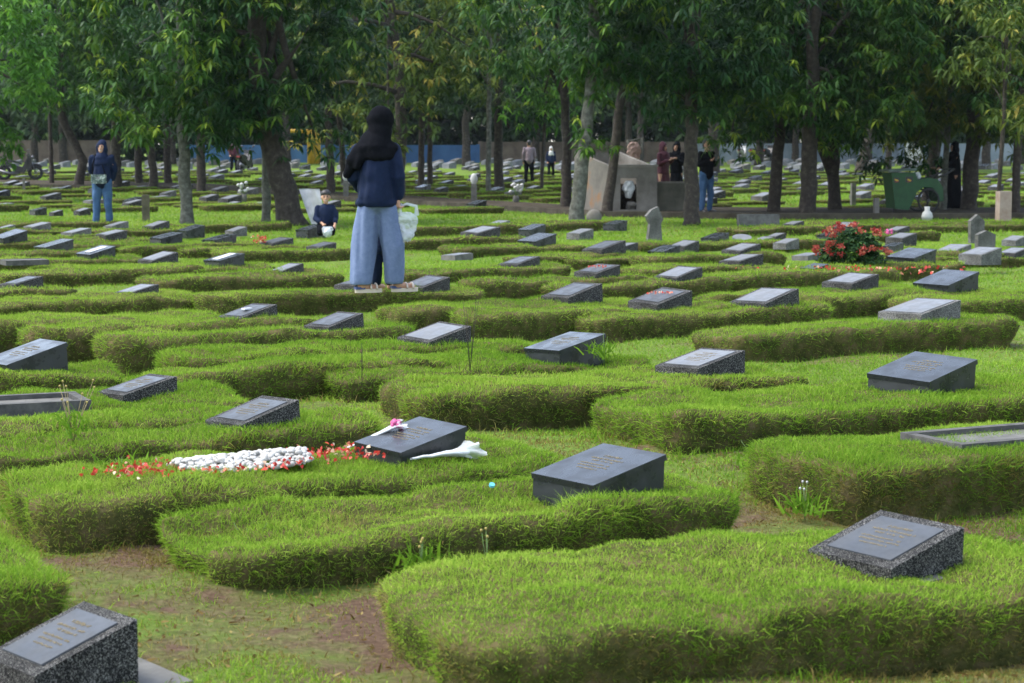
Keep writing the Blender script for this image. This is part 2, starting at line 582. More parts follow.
def sample_surface(V, Q, density, r):
    """area-weighted points on quads (and their normals)"""
    a, b, c, d = (V[Q[:, i]] for i in range(4))
    T = np.concatenate([np.stack([a, b, c], 1), np.stack([a, c, d], 1)])
    cr = np.cross(T[:, 1] - T[:, 0], T[:, 2] - T[:, 0])
    A = np.linalg.norm(cr, axis=1) / 2
    dens = A if np.isscalar(density) else A * np.concatenate([density, density])
    tot = dens.sum() * (density if np.isscalar(density) else 1)
    n = int(tot)
    idx = r.choice(len(T), n, p=dens / dens.sum())
    u, v = r.random(n), r.random(n)
    f = u + v > 1
    u[f], v[f] = 1 - u[f], 1 - v[f]
    t = T[idx]
    P = t[:, 0] + (t[:, 1] - t[:, 0]) * u[:, None] + (t[:, 2] - t[:, 0]) * v[:, None]
    N = cr[idx] / (2 * A[idx][:, None] + 1e-12)
    return P, N


def mound_mesh(L, W, H, seed, d, hollow=0.0, dryness=0.26, lush=1.0, clip=1.0):
    """turf covered grave mound: earth body + blade mesh, local x along its length"""
    r = np.random.default_rng(seed)
    nt_ = 120 if d < 13 else (80 if d < 20 else (52 if d < 30 else 30))
    a, b = L / 2, W / 2
    rc = min(b * .95, r.uniform(.11, .19))
    q = np.linspace(0, np.pi / 2, 9)
    B, Nn = [], []
    for sx, sy_, t0 in ((1, 1, 0), (-1, 1, np.pi / 2), (-1, -1, np.pi), (1, -1, 1.5 * np.pi)):
        n_ = np.c_[np.cos(q + t0), np.sin(q + t0)]
        B.append(np.array([sx * (a - rc), sy_ * (b - rc)]) + n_ * rc)
        Nn.append(n_)
    B, Nn = np.concatenate(B), np.concatenate(Nn)
    Bc, Nc = np.r_[B, B[:1]], np.r_[Nn, Nn[:1]]
    arc = np.r_[0, np.cumsum(np.linalg.norm(np.diff(Bc, axis=0), axis=1))]
    u_ = np.linspace(0, arc[-1], nt_, endpoint=False)
    B = np.c_[np.interp(u_, arc, Bc[:, 0]), np.interp(u_, arc, Bc[:, 1])]
    Nn = np.c_[np.interp(u_, arc, Nc[:, 0]), np.interp(u_, arc, Nc[:, 1])]
    Nn /= np.linalg.norm(Nn, axis=1)[:, None]
    ns = Noise(seed + 1, 14, 0.35, 1.8)
    ns2 = Noise(seed + 2, 18, 1.2, 6.0)
    prof = [(0.03, -0.06), (0.02, 0.15 * H), (0.0, 0.45 * H), (-0.015, 0.75 * H), (-0.005, 0.91 * H), (0.025, 0.985 * H), (0.075, 1.0 * H), (0.15, 1.0 * H)]
    rings = []
    for o, z in prof:
        rings.append(np.c_[B - Nn * o, np.full(nt_, z)])
    inner = B - Nn * .15
    spine = np.c_[np.clip(inner[:, 0], -(a - b), a - b), np.zeros(nt_)]
    for f in (0.75, 0.5, 0.25, 0.0):
        rings.append(np.c_[spine + (inner - spine) * f, np.full(nt_, H)])
    V = np.concatenate(rings)
    nr = len(rings)
    # bulges of the outline, bumps of the top
    P2 = V.copy()
    P2[:, 2] *= 0.7
    amp = 0.013
    rad = np.linalg.norm(V[:, :2], axis=1)[:, None] + 1e-6
    V[:, :2] += V[:, :2] / rad * (ns(P2) * amp * np.clip(rad[:, 0] / b, 0, 1))[:, None]
    top = np.clip((V[:, 2] - 0.6 * H) / (0.4 * H), 0, 1)
    V[:, 2] += top * (ns2(V) * 0.011 + ns(V * 0.8 + 5) * 0.014)
    side = (V[:, 2] > 0.0) & (V[:, 2] < 0.95 * H)
    V[:, :2] += V[:, :2] / rad * (ns2(V * 1.3 + 3) * 0.014 * side)[:, None]
    if hollow:
        q = np.clip(1.35 - np.maximum(np.abs(V[:, 0] + 0.12 * L) / (a * 0.72), np.abs(V[:, 1]) / (b * 0.50)), 0, 0.35) / 0.35
        V[:, 2] -= hollow * q * q * (3 - 2 * q) * top
    i = np.arange(nt_)
    j = (i + 1) % nt_
    Q = np.concatenate([np.c_[k * nt_ + i, k * nt_ + j, (k + 1) * nt_ + j, (k + 1) * nt_ + i] for k in range(nr - 1)])
    body = mesh_np("grave_mound", V, [Q], [M['mound']], smooth=True)
    # blades
    if d < 9:
        dens, w0, l0, simple = 16000, 0.0024, 0.027, False
    elif d < 13:
        dens, w0, l0, simple = 9500, 0.0031, 0.029, False
    elif d < 19:
        dens, w0, l0, simple = 4600, 0.0042, 0.032, True
    elif d < 30:
        dens, w0, l0, simple = 1700, 0.0068, 0.040, True
    else:
        dens, w0, l0, simple = 620, 0.012, 0.045, True
    P, N = sample_surface(V, Q, dens, r)
    ok = P[:, 2] > 0.01
    P, N = P[ok], N[ok]
    hz = P[:, 2] / H
    sidew = np.clip(1 - N[:, 2] * 1.15, 0, 1)
    nd_ = Noise(seed + 5, 16, 0.5, 2.2)
    nf = Noise(seed + 6, 20, 2.0, 9.0)
    patch = nd_(P) * 0.5 + nf(P) * 0.5
    low = np.clip(1 - hz / 0.75, 0, 1)
    pd = 0.012 + 0.05 * np.clip(patch - .9, 0, 1) * (1 + 3 * dryness) + sidew * np.clip(dryness * (0.45 + 0.5 * patch) + 0.32 * low - .10, 0, 0.95)
    if hollow:
        inn = (np.abs(P[:, 0] + 0.12 * L) < a * 0.75) & (np.abs(P[:, 1]) < b * 0.55) & (N[:, 2] > 0.6)
        pd = pd + inn * np.clip(0.15 + 0.3 * patch, 0, 0.6)
    dry = (r.random(len(P)) < pd) * r.uniform(0.6, 1.0, len(P))
    keep = r.random(len(P)) > sidew * np.clip(0.04 + 0.62 * low ** 1.9 + 0.12 * patch, 0, 0.9)
    P, N, dry, sidew, patch, hz = P[keep], N[keep], dry[keep], sidew[keep], patch[keep], hz[keep]
    n = len(P)
    rim = np.exp(-((hz - 0.93) / 0.12) ** 2) * (sidew > 0.05)
    ln = l0 * clip * r.uniform(0.55, 1.35, n) * (1 + 0.75 * rim * lush) * np.clip(1 + 0.26 * nf(P * 0.6), .35, 1.9)
    wd = w0 * r.uniform(0.7, 1.3, n)
    tone = np.clip(r.beta(2.2, 2.2, n) * 0.75 + 0.20 + 0.10 * nd_(P * 0.6 + 9) + 0.05 * patch, 0, 1)
    Vb, Fb, at_ = blades(P, N, ln, wd, tone, dry, r, upw=0.55, nw=0.6, rand=0.42, droop=0.35, simple=simple)
    turf = mesh_np("turf", Vb, Fb, [M['turf']], attrs=at_)
    return body, turf


# ------------------------------------------------------------------ ground sheet
def ground_sheet():
    ys = np.concatenate([np.array([-300, -80, -20, -5]), np.arange(0, 30, 0.16), 30 * (1.045 ** np.arange(0, 55)), [500, 900, 1500]])
    xs1 = np.concatenate([np.arange(0, 9, 0.16), 9 * (1.10 ** np.arange(0, 40)), [700, 1200]])
    xs = np.concatenate([-xs1[::-1], xs1[1:]])
    X, Y = np.meshgrid(xs, ys)
    P = np.c_[X.ravel(), Y.ravel()]
    n1, n2 = Noise(3, 14, 0.15, 0.6), Noise(4, 18, 0.8, 3.0)
    fade = np.exp(-np.clip(P[:, 1] - 30, 0, None) / 20)
    Z = gz_np(P[:, 1]) + knoll(P) + (n1(P) * 0.018 + n2(P) * 0.011) * fade
    nx = len(xs)
    i, j = np.meshgrid(np.arange(nx - 1), np.arange(len(ys) - 1))
    a = (j * nx + i).ravel()
    F = np.c_[a, a + 1, a + nx + 1, a + nx]
    me = mesh_np("ground", np.c_[P, Z], [F], [M['ground']], smooth=True)
    tag(link("ground", me), kind="structure", label="earth and thin grass between the grave mounds")


ground_sheet()

# path that runs along the trees, with a low kerb on its near side
def strip(name, pts_near, pts_far, z, m, kind):
    V, F = [], []
    n = len(pts_near)
    for p, q in zip(pts_near, pts_far):
        for k in range(5):
            c = p.lerp(q, k / 4)
            V.append((c.x, c.y, gz(c.y) + z))
    for i in range(n - 1):
        for k in range(4):
            F.append((i * 5 + k, (i + 1) * 5 + k, (i + 1) * 5 + k + 1, i * 5 + k + 1))
    tag(link(name, mesh_np(name, V, [np.array(F)], [m], smooth=True)), kind=kind)


def dense(pts, n=12):
    out = []
    for a, b in zip(pts[:-1], pts[1:]):
        out += [a.lerp(b, k / n) for k in range(n)]
    return out + [pts[-1]]


near = dense([at(1500, 219), at(1024, 219), at(760, 219), at(600, 217), at(430, 206), at(200, 191), at(0, 187), at(-400, 183)])
far = dense([at(1500, 210), at(1024, 210), at(760, 210), at(600, 209), at(430, 199), at(200, 185), at(0, 181), at(-400, 178)])
strip("path", near, far, 0.07, M['asphalt'], "structure")
kb = MB()
for a, b in zip(near[:-1], near[1:]):
    za, zb = gz(a.y), gz(b.y)
    dv = (b - a).normalized() * 0.004
    nx_, ny_ = Vector((a.x, a.y - 0.16, 0)), Vector((b.x, b.y - 0.16, 0))
    kb.hexa([(nx_.x, nx_.y, za - .1), (ny_.x, ny_.y, zb - .1), (b.x, b.y - .01, zb - .1), (a.x, a.y - .01, za - .1),
             (nx_.x, nx_.y, za + .13), (ny_.x, ny_.y, zb + .13), (b.x, b.y - .01, zb + .13), (a.x, a.y - .01, za + .13)])
bmesh.ops.remove_doubles(kb.bm, verts=kb.bm.verts[:], dist=0.002)
tag(kb.build("path_kerb", noisy('dark_kerb', [(0.3, (0.03, 0.026, 0.02)), (0.7, (0.085, 0.075, 0.06))], scale=2.5, rough=1.0, spec=.05)), kind="structure")

# ------------------------------------------------------------------ grave markers
TH_S, TH_M = R(40), R(26)        # how the markers and the mounds lie
U = Vector((math.cos(TH_M), math.sin(TH_M), 0))
MW, MD, HL, HH = 0.33, 0.35, 0.062, 0.145


def marker_block(m, bev=0.009, k=1.0, name="grave_marker"):
    mb = MB()
    x, y = MD / 2, MW / 2
    mb.hexa([(-x, -y, -.05), (x, -y, -.05), (x, y, -.05), (-x, y, -.05), (-x, -y, HL * k), (x, -y, HH * k), (x, y, HH * k), (-x, y, HL * k)])
    mb.bevel(bev, 2)
    return mb.mesh(name, m)


SL = math.atan2(HH - HL, MD)


def top_slab(m, fx, fy, t, lift, k=1.0, name="plate", bev=0.003):
    """slab lying on the sloping top"""
    mb = MB()
    a = math.atan2((HH - HL) * k, MD)
    T = Matrix.Translation((0, 0, (HL + HH) / 2 * k + lift)) @ Matrix.Rotation(-a, 4, 'Y')
    mb.box((0, 0, 0), (MD / math.cos(a) * fx, MW * fy, t), M=Matrix.Identity(4))
    mb.bevel(bev, 1)
    mb.bm.transform(T)
    return mb.mesh(name, m)


def inscription_mesh(seed, lift, k=1.0):
    """faded, unreadable engraved strokes in centred lines"""
    r = random.Random(seed)
    mb = MB()
    a = math.atan2((HH - HL) * k, MD)
    T = Matrix.Translation((0, 0, (HL + HH) / 2 * k + lift)) @ Matrix.Rotation(-a, 4, 'Y')
    rows = [(0.075, 0.05, 0.016), (0.045, 0.085, 0.012), (0.022, 0.06, 0.012), (-0.012, 0.08, 0.009), (-0.034, 0.08, 0.009), (-0.06, 0.055, 0.008)]
    for x, half, h in rows:
        y = -half * r.uniform(.8, 1)
        while y < half:
            wdt = r.uniform(.0025, .007)
            if r.random() < .85:
                ang = r.uniform(-.5, .5)
                mb.box((x + r.uniform(-.002, .002), y, 0), (h * r.uniform(.5, 1), .0022, .0012), rotz=ang)
                if r.random() < .6:
                    mb.box((x + r.uniform(-.4, .4) * h, y + wdt / 2, 0), (.0022, wdt, .0012), rotz=ang * .5)
            y += wdt + .002
    mb.bm.transform(T)
    return mb.mesh("inscription", M['gold'])


def build_marker_proto(kind):
    if kind == 'T':       # dark terrazzo block, slate plate let in
        o = link("grave_marker", marker_block(M['terrazzo']))
        link("plate", top_slab(M['plate'], .74, .76, .006, .0015), o)
        ins = .0052
    elif kind == 'P':     # worn terrazzo, pale plate
        o = link("grave_marker", marker_block(M['terrazzo']))
        link("plate", top_slab(M['plate_pale'], .78, .80, .006, .0015), o)
        ins = .0052
    elif kind == 'B':     # polished black block with a bevelled top slab
        o = link("grave_marker", marker_block(M['black'], .004))
        link("top_slab", top_slab(M['black'], 1.03, 1.03, .022, .008, bev=.007), o)
        ins = .0198
    elif kind == 'G':     # plain grey block
        o = link("grave_marker", marker_block(M['terrazzo_pale'], .008))
        link("plate", top_slab(M['plate_pale'], .85, .85, .005, .0015), o)
        ins = .0045
    else:                 # 'F' low flat slab
        o = link("grave_marker", marker_block(M['grey'], .008, .35))
        link("plate", top_slab(M['plate_pale'], .9, .9, .006, .002, .35), o)
        ins = None
    return o, ins


PROTO = {}
for k_ in 'TPBGF':
    PROTO[k_], ins_ = build_marker_proto(k_)
    PROTO[k_]["_ins"] = ins_ or 0
    for o_ in [PROTO[k_]] + list(PROTO[k_].children):
        COL.objects.unlink(o_)
INS = {}
for k_, l_ in (('T', .0052), ('P', .0052), ('B', .0198), ('G', .0045)):
    INS[k_] = [inscription_mesh(s, l_) for s in (1, 2)]


def place_marker(kind, p, rotz, s, label, group, ins=False, tilt=(0, 0)):
    src = PROTO[kind]
    o = src.copy()
    del o["_ins"]
    COL.objects.link(o)
    for ch in src.children:
        c = ch.copy()
        c.parent = o
        COL.objects.link(c)
    o.location = p
    o.rotation_euler = (tilt[0], tilt[1], rotz)
    o.scale = (s, s, s)
    if ins and kind in INS:
        link("inscription", rnd.choice(INS[kind]), o)
    return tag(o, label, "grave marker", group)


def place_mound(p, rotz, L, W, H, label, seed, **kw):
    b, t = mound_mesh(L, W, H, seed, p.y, **kw)
    o = link("grave_mound", b, None, p, rotz)
    link("turf", t, o)
    return tag(o, label, "grave mound", "turf grave mounds in the cemetery")


G1 = "sloping grave markers set on the turf mounds"
MH = 0.22
# cx, cy = middle of the marker as seen in the photo, w = its width there; kind; short description; mound options
STONES = [
 (885, 541, 155, 'T', "speckled dark block with slate plate, front mound beside bare soil", dict(dryness=.95, clip=.7, off=.50, L=2.15, W=1.0, vs=-.02, th=20, H=.95)),
 (598, 472, 132, 'B', "polished black marker alone behind a hollow in the turf", dict(hollow=.06, off=.61, L=2.1, W=.74, lush=1.5, dryness=.15)),
 (410, 439, 110, 'B', "black marker with white wrapped flowers lying against it", dict(off=.55, L=2.2, dryness=.7, H=1.12, W=.72)),
 (253, 410, 95, 'T', "dark speckled marker just behind the white pebbles", dict(off=.6, L=2.3, dryness=.45)),
 (137, 384, 80, 'T', "tall sided speckled marker behind the yellow weed stalks", dict(off=.62, L=2.3)),
 (25, 358, 84, 'B', "smooth black marker cut by the picture edge above a stone kerb", dict(off=.62, L=2.3)),
 (921, 376, 105, 'B', "wide black marker with blue grey top above the grave kerb frame", dict(off=.55, L=2.6, W=1.05, lush=1.3, dryness=.3)),
 (700, 361, 90, 'P', "speckled marker with pale framed plate on a browned mound end", dict(off=.68, L=2.45, dryness=.8)),
 (565, 346, 80, 'B', "plain dark marker with tall grass at its corner", dict(off=.55, L=2.1)),
 (434, 333, 74, 'P', "speckled marker with dry weed stalks in front of it", dict(off=.6, L=2.4, lush=1.3)),
 (334, 319, 60, 'T', "low dark marker in front of the walking woman's sandals", dict(off=.6, L=2.2)),
 (247, 311, 61, 'T', "dark marker carrying one white scrap on its plate", dict(off=.55, L=2.2)),
 (136, 288, 45, 'P', "small pale topped marker beside a bushy turf edge", dict(off=.55)),
 (21, 280, 43, 'T', "brownish stained dark marker at the picture's edge", dict(off=.55)),
 (919, 311, 81, 'G', "tall grey concrete looking marker on a long smooth mound", dict(off=.6, L=2.6, lush=1.2)),
 (764, 299, 70, 'P', "pale flat topped marker close to a dead grass strip", dict(off=.6, L=2.4)),
 (660, 298, 64, 'T', "dark marker scattered with red petals", dict(off=.6, L=2.5)),
 (572, 292, 62, 'T', "dark block marker with wide pale plate near a worn path", dict(off=.55, L=2.3)),
 (946, 283, 63, 'B', "shiny marker farther right of the red flower bush", dict(off=.55)),
 (850, 280, 56, 'P', "stone marker directly below the red flower bush", dict(off=.5)),
 (425, 282, 50, 'T', "dark marker right beside the walking woman's shoe", dict(off=.5)),
 (357, 281, 46, 'T', "dark marker half hidden behind the wide blue trousers", dict(off=.5)),
 (286, 266, 36, 'P', "pale thin marker on bright grass below the boy", dict(off=.5)),
 (224, 259, 40, 'B', "black marker with a torn white label on top", dict(off=.5)),
 (158, 257, 40, 'P', "grey marker behind the small pale topped one", dict(off=.5)),
 (96, 252, 38, 'B', "black marker with a white cloth on its top", dict(off=.5)),
 (54, 246, 38, 'B', "all black low marker left of the white cloth one", dict(off=.5)),
 (678, 273, 49, 'P', "speckled pale topped marker above the petal strewn one", dict(off=.5)),
 (597, 269, 46, 'T', "dark marker with dead flowers on its plate", dict(off=.5)),
 (741, 259, 44, 'P', "nearer of two bright topped markers in a row", dict(off=.5)),
 (741, 248, 39, 'P', "farther of two bright topped markers in a row", dict(off=.5)),
 (519, 261, 42, 'T', "dark marker on open lawn right of the plastic bag", dict(off=.5)),
 (911, 257, 48, 'B', "black marker with white shining top next to the flower bush", dict(off=.5)),
 (814, 264, 18, 'B', "small black marker peeping out left of the flower bush", None),
 (480, 232, 40, 'P', "bright slanted marker in front of the dark turf bank", dict(off=.4)),
 (497, 223, 26, 'G', "grey marker touching the bright slanted one", None),
 (457, 249, 32, 'F', "flat white marker sunk in the lawn", None),
 (428, 237, 34, 'F', "flat grey slab behind the plastic bag", None),
 (537, 240, 38, 'B', "black edged marker beside a flat slab", dict(off=.4)),
 (558, 242, 20, 'F', "flat slab beside the black edged marker", None),
 (532, 228, 27, 'B', "black marker on the lawn below white vase flowers", None),
 (580, 231, 27, 'G', "grey marker at the foot of the pale tree trunk", None),
 (604, 247, 44, 'T', "dark marker overgrown with a dry plant", dict(off=.4)),
 (626, 243, 24, 'P', "bright marker behind the overgrown one", None),
 (615, 223, 24, 'B', "dark marker sunk below the concrete bin", None),
 (664, 249, 32, 'B', "tilted marker whose bright top overhangs its dark base", dict(off=.4)),
 (684, 243, 30, 'P', "bright marker touching the tilted overhanging one", None),
 (715, 236, 28, 'B', "dark marker standing alone below the dark tree trunk", dict(off=.4)),
 (764, 236, 16, 'G', "small grey marker near the paired ones", None),
 (776, 233, 20, 'P', "pale marker in the pair below the twin trunks", None),
 (786, 240, 26, 'G', "worn brown marker in the pair below the twin trunks", None),
 (793, 222, 22, 'P', "small pale marker on dark turf below the thick trunk", dict(off=.4)),
 (832, 234, 30, 'B', "black marker with a white tag on its face", dict(off=.4)),
 (844, 225, 27, 'P', "pale marker behind the tagged black one", None),
 (807, 249, 30, 'F', "flat pale slab left of the flower bush", None),
 (893, 243, 20, 'B', "dark marker half covered by the flower bush", None),
 (897, 228, 25, 'P', "upper of two pale markers below the green cart", dict(off=.4)),
 (901, 236, 31, 'P', "lower of two pale markers below the green cart", None),
 (953, 248, 36, 'G', "grey slab marker in front of the pointed headstones", dict(off=.4)),
 (980, 252, 42, 'G', "wide brownish slab marker next to the grey slab", None),
 (1013, 250, 32, 'P', "white topped marker at the edge past the headstones", dict(off=.4)),
 (1014, 237, 24, 'G', "dull grey marker behind the white topped edge one", None),
 (219, 239, 34, 'B', "black marker with a long white top left of the red flower one", dict(off=.4)),
 (276, 241, 34, 'T', "dark marker with red flowers at its end", dict(off=.4)),
 (321, 244, 30, 'T', "dark marker just in front of the kneeling boy", dict(off=.4)),
 (166, 237, 32, 'B', "dark marker in line with the pale tree trunk", dict(off=.4)),
 (111, 233, 31, 'P', "white topped marker below the standing woman's feet", dict(off=.4)),
 (76, 231, 30, 'G', "grey marker left of the standing woman's feet", dict(off=.4)),
 (116, 224, 25, 'G', "brown grey marker covering the standing woman's shoe", None),
 (156, 224, 27, 'P', "pale marker between standing woman and pale trunk", dict(off=.4)),
 (191, 229, 27, 'B', "dark low marker at the pale trunk's base", None),
 (236, 228, 22, 'G', "dull marker right of the pale trunk", None),
 (37, 225, 27, 'G', "brown marker in the back row at the far side", dict(off=.4)),
 (10, 236, 34, 'B', "black block marker nearest the far picture edge", dict(off=.4)),
 (6, 225, 18, 'G', "grey marker behind the black edge block", None),
 (38, 209, 17, 'B', "tiny dark marker below the parked motorcycle", None),
 (56, 210, 14, 'P', "tiny pale marker below the parked motorcycle", None),
 (82, 209, 17, 'P', "tiny pale marker left of the standing woman's arm", None),
 (232, 203, 18, 'P', "tiny bright marker beside white flowers", None),
 (311, 229, 30, 'B', "slanted black slab leaning before the kneeling boy", None),
]
MOUNDS = []
STONE_POS = []
NEAR_XY = []
for i, (cx, cy, wpx, kind, desc, mo) in enumerate(STONES):
    top = MH if mo else (0.10 if cy < 245 else 0.2)
    H = MH if cy > 305 else (.20 if cy > 262 else .15)
    if mo:
        H = H * mo.get('H', rnd.uniform(.84, 1.14))
        top = H
    p = at(cx, cy, top + 0.075)
    p.z = gz(p.y) + top
    az = math.atan2(-p.x, p.y)
    th = TH_S + R(rnd.uniform(-3, 3)) - az * 0.0
    rel = th - az
    ext = MW * abs(math.sin(rel)) + MD * abs(math.cos(rel))
    s = min(1.45, max(.62, wpx / ppm(p) / ext))
    p.z -= 0.022
    lab = desc
    place_marker(kind, p, th, s, lab, G1, ins=(p.y < 13), tilt=(R(rnd.uniform(-2.0, 2.0)), R(rnd.uniform(-2.5, 2.5))))
    STONE_POS.append((p, th, s, kind))
    if mo:
        L = mo.get('L', 2.1) ; W = mo.get('W', 0.72)
        off = mo.get('off')
        kw = {k: mo[k] for k in ('hollow', 'dryness', 'lush', 'clip') if k in mo}
        thm = R(mo['th']) if 'th' in mo else TH_M + R(rnd.uniform(-2.5, 2.5))
        uu = Vector((math.cos(thm), math.sin(thm), 0))
        vv = Vector((-uu.y, uu.x, 0))
        c = p - uu * off + vv * mo.get('vs', -0.02)
        c.z = gz(p.y)
        MOUNDS.append([c, thm, L, W, H, ("grass mound under the " + desc) if len(desc.split()) < 13 else ("mound under the " + desc.replace("just ", "")), 100 + i * 7, kw, False])

# mounds whose marker is out of the picture or lost
EXTRA = [
 (-345, 590, 2.2, .8, "tufted mound end sticking in behind the bottom corner marker", dict(dryness=.4), 0.0),
 (1014, 440, 2.4, .86, "browned mound carrying the empty stone kerb frame", dict(dryness=.9), 0.0),
 (1180, 530, 1.6, .8, "small tuft of mound showing past the front speckled marker", dict(dryness=.5), 0.0),
 (40, 425, 2.3, .84, "mound with tall yellow weeds growing on it", dict(dryness=.4), 0.0),
 (330, 362, 2.3, .86, "smooth mound with a sunken stone strip along it", dict(dryness=.5), 0.0),
 (1010, 368, 2.4, .86, "clipped mound behind the wide black marker", dict(dryness=.5), 0.0),
 (820, 352, 2.2, .84, "bushy mound end with dark turf beside the wide black marker", dict(dryness=.5), 0.0),
 (530, 322, 2.4, .86, "lush mound with a dark bushy end facing the worn path", dict(dryness=.3, lush=1.4), 0.0),
 (60, 318, 2.4, .86, "long straw flecked mound under the small pale topped marker row", dict(dryness=.5), 0.0),
 (480, 285, 2.2, .8, "plain mound right of the walking woman's shoe", dict(), 0.0),
 (100, 268, 2.2, .8, "plain mound between the grey marker and the white cloth one", dict(), 0.0),
 (600, 262, 2.2, .8, "plain mound behind the dead flower marker", dict(), 0.0),
 (800, 272, 2.2, .8, "plain mound reaching up to the flower bush", dict(), 0.0),
 (1000, 296, 2.2, .8, "plain mound past the shiny marker at the edge", dict(), 0.0),
 (470, 226, 3.2, .86, "long dark turf bank behind the plastic bag", dict(dryness=.3), 0.0),
 (560, 222, 2.6, .86, "turf bank before the pale leaning trunk", dict(dryness=.6), 0.0),
 (860, 223, 3.0, .86, "turf bank along the path under the green cart", dict(dryness=.3), 0.0),
 (960, 224, 3.0, .86, "turf bank behind the pointed headstones", dict(dryness=.3), 0.0),
 (222, 224, 2.4, .86, "dark clipped bank right of the pale trunk", dict(dryness=.2), 0.0),
 (40, 222, 3.0, .86, "long turf bank by the standing woman", dict(dryness=.2), 0.0),
]
for i, (cx, cy, L, W, desc, kw, sh) in enumerate(EXTRA):
    H = MH if cy > 305 else (.20 if cy > 262 else .15)
    p = at(cx, cy, H)
    thm = TH_M + R(rnd.uniform(-3, 3))
    c = p + Vector((math.cos(thm), math.sin(thm), 0)) * sh
    c.z = gz(c.y)
    MOUNDS.append([c, thm, L, W, H, desc, 1000 + i * 9, kw, i not in (0, 1, 3, 4)])

# neighbours keep a narrow gap: drop unmarked beds that would run into others, slim the rest


def clash(m, n):
    d = n[0] - m[0]
    a_ = d.x * math.cos(m[1]) + d.y * math.sin(m[1])
    b_ = -d.x * math.sin(m[1]) + d.y * math.cos(m[1])
    if abs(a_) > (m[2] + n[2]) / 2 - .12:
        return None
    return abs(b_)


kept = []
for m_ in MOUNDS:
    if m_[8] and any((clash(m_, n_) is not None and clash(m_, n_) < .62) for n_ in kept):
        continue
    kept.append(m_)
for i_, m_ in enumerate(kept):
    for n_ in kept[i_ + 1:]:
        b_ = clash(m_, n_)
        if b_ is not None and b_ < (m_[3] + n_[3]) / 2 + .10:
            over = (m_[3] + n_[3]) / 2 + .10 - b_
            m_[3] = max(.50, m_[3] - over)
            n_[3] = max(.50, n_[3] - max(0, (m_[3] + n_[3]) / 2 + .10 - b_) * 2)
for c, thm, L, W, H, lab_, sd_, kw, _x in kept:
    place_mound(c, thm, L, W, H, lab_, sd_, **kw)
    NEAR_XY.append((c.x, c.y, thm, L, W))
print("mounds", len(MOUNDS), len(kept))

# bottom corner marker, standing on bare ground with a concrete footing
p = at(60, 640, 0.15)
p.z = 0.02
o = place_marker('T', p, R(41), .92, "grey plated speckled marker cut off by the bottom corner", G1, ins=True)
o.scale.z = 1.3
fo = MB().box((0, 0, 0), (.56, .42, .10)); fo.bevel(.01, 2)
tag(fo.build("footing_slab", M['grey'], None, (p.x + .02, p.y + .03, p.z - 0.05), R(38)), "flat concrete slab under the bottom corner marker", "slab")
p0 = STONE_POS[0][0]
fo = MB().box((0, 0, 0), (.45, .43, .05)); fo.bevel(.008, 2)
tag(fo.build("footing_slab", M['grey'], None, (p0.x, p0.y, p0.z - 0.016), STONE_POS[0][1]), "flat concrete slab under the front speckled block", "slab")


# stone kerb frames
def kerb_frame(p, rotz, L, W, h, t, label, floor=True):
    fr = MB()
    fr.box((0, -W / 2 + t / 2, h / 2 - .03), (L, t, h))
    fr.box((0, W / 2 - t / 2, h / 2 - .03), (L, t, h))
    fr.box((-L / 2 + t / 2, 0, h / 2 - .03), (t - .002, W - 2 * t, h - .003))
    fr.box((L / 2 - t / 2, 0, h / 2 - .03), (t - .002, W - 2 * t, h - .003))
    o = fr.build("grave_kerb", M['kerb_stone'], None, p, rotz)
    if floor:
        MB().box((0, 0, h * .25), (L - 2 * t, W - 2 * t, .02)).build("bed_slab", M['grey'], o)
    return tag(o, label, "grave kerb", "stone kerbs round graves")


p = at(1000, 444, MH); p.z = MH - 0.005
kerb_frame(p, R(27), .78, .42, .085, .05, "empty grey stone kerb frame on the browned mound")
p = at(18, 408, MH); p.z = MH - 0.01
kerb_frame(p, R(24), .66, .40, .085, .045, "low stone kerb frame below the smooth black marker")
p = at(316, 351, MH); p.z = MH - 0.005
kerb_frame(p, R(26), .50, .26, .05, .035, "sunken dark stone strip in the smooth mound")
p = at(24, 262, .2); p.z = .2
kerb_frame(p, R(27), .5, .35, .06, .04, "thin stone kerb flush in the turf near the edge")

# ------------------------------------------------------------------ the far graves
far_pts = []
uD = Vector((math.cos(R(30)), math.sin(R(30))))
vD = Vector((-uD.y, uD.x))
fr_ = random.Random(5)
cand = []
for iu in range(-45, 60):
    for iv in range(-10, 75):
        q = uD * (iu * 3.3) + vD * (iv * 2.3) + Vector((fr_.uniform(-.5, .5), fr_.uniform(-.35, .35)))
        if 47 < q.y < 122 and abs(q.x) < .268 * q.y + 1.0:
            cand.append(q)
cand.sort(key=lambda q: q.y)
# keep the path and the bin clear
pathmid = [(a + b) / 2 for a, b in zip(near, far)]


def near_path(q):
    return min((Vector((c.x, c.y)) - q).length for c in pathmid) < 2.6


cand = [q for q in cand if not near_path(q)]
fr_.shuffle(cand)
cand = sorted(cand[:int(len(cand) * .82)], key=lambda q: q.y)
N_FAR = 215
FARLAB = [("small pale topped marker far off under the trees on the motorcycle side", "far markers on the motorcycle side"),
          ("small pale topped marker far off between the leaning trunk and the bin", "far markers behind the walking woman"),
          ("small pale topped marker far off between the man in black and the forked trunk", "far markers behind the bin"),
          ("small pale topped marker far off behind the green cart", "far markers behind the cart")]


def zone(q):
    px = 512 + FPX * q.x / q.y
    return 0 if px < 290 else (1 if px < 600 else (2 if px < 835 else 3))


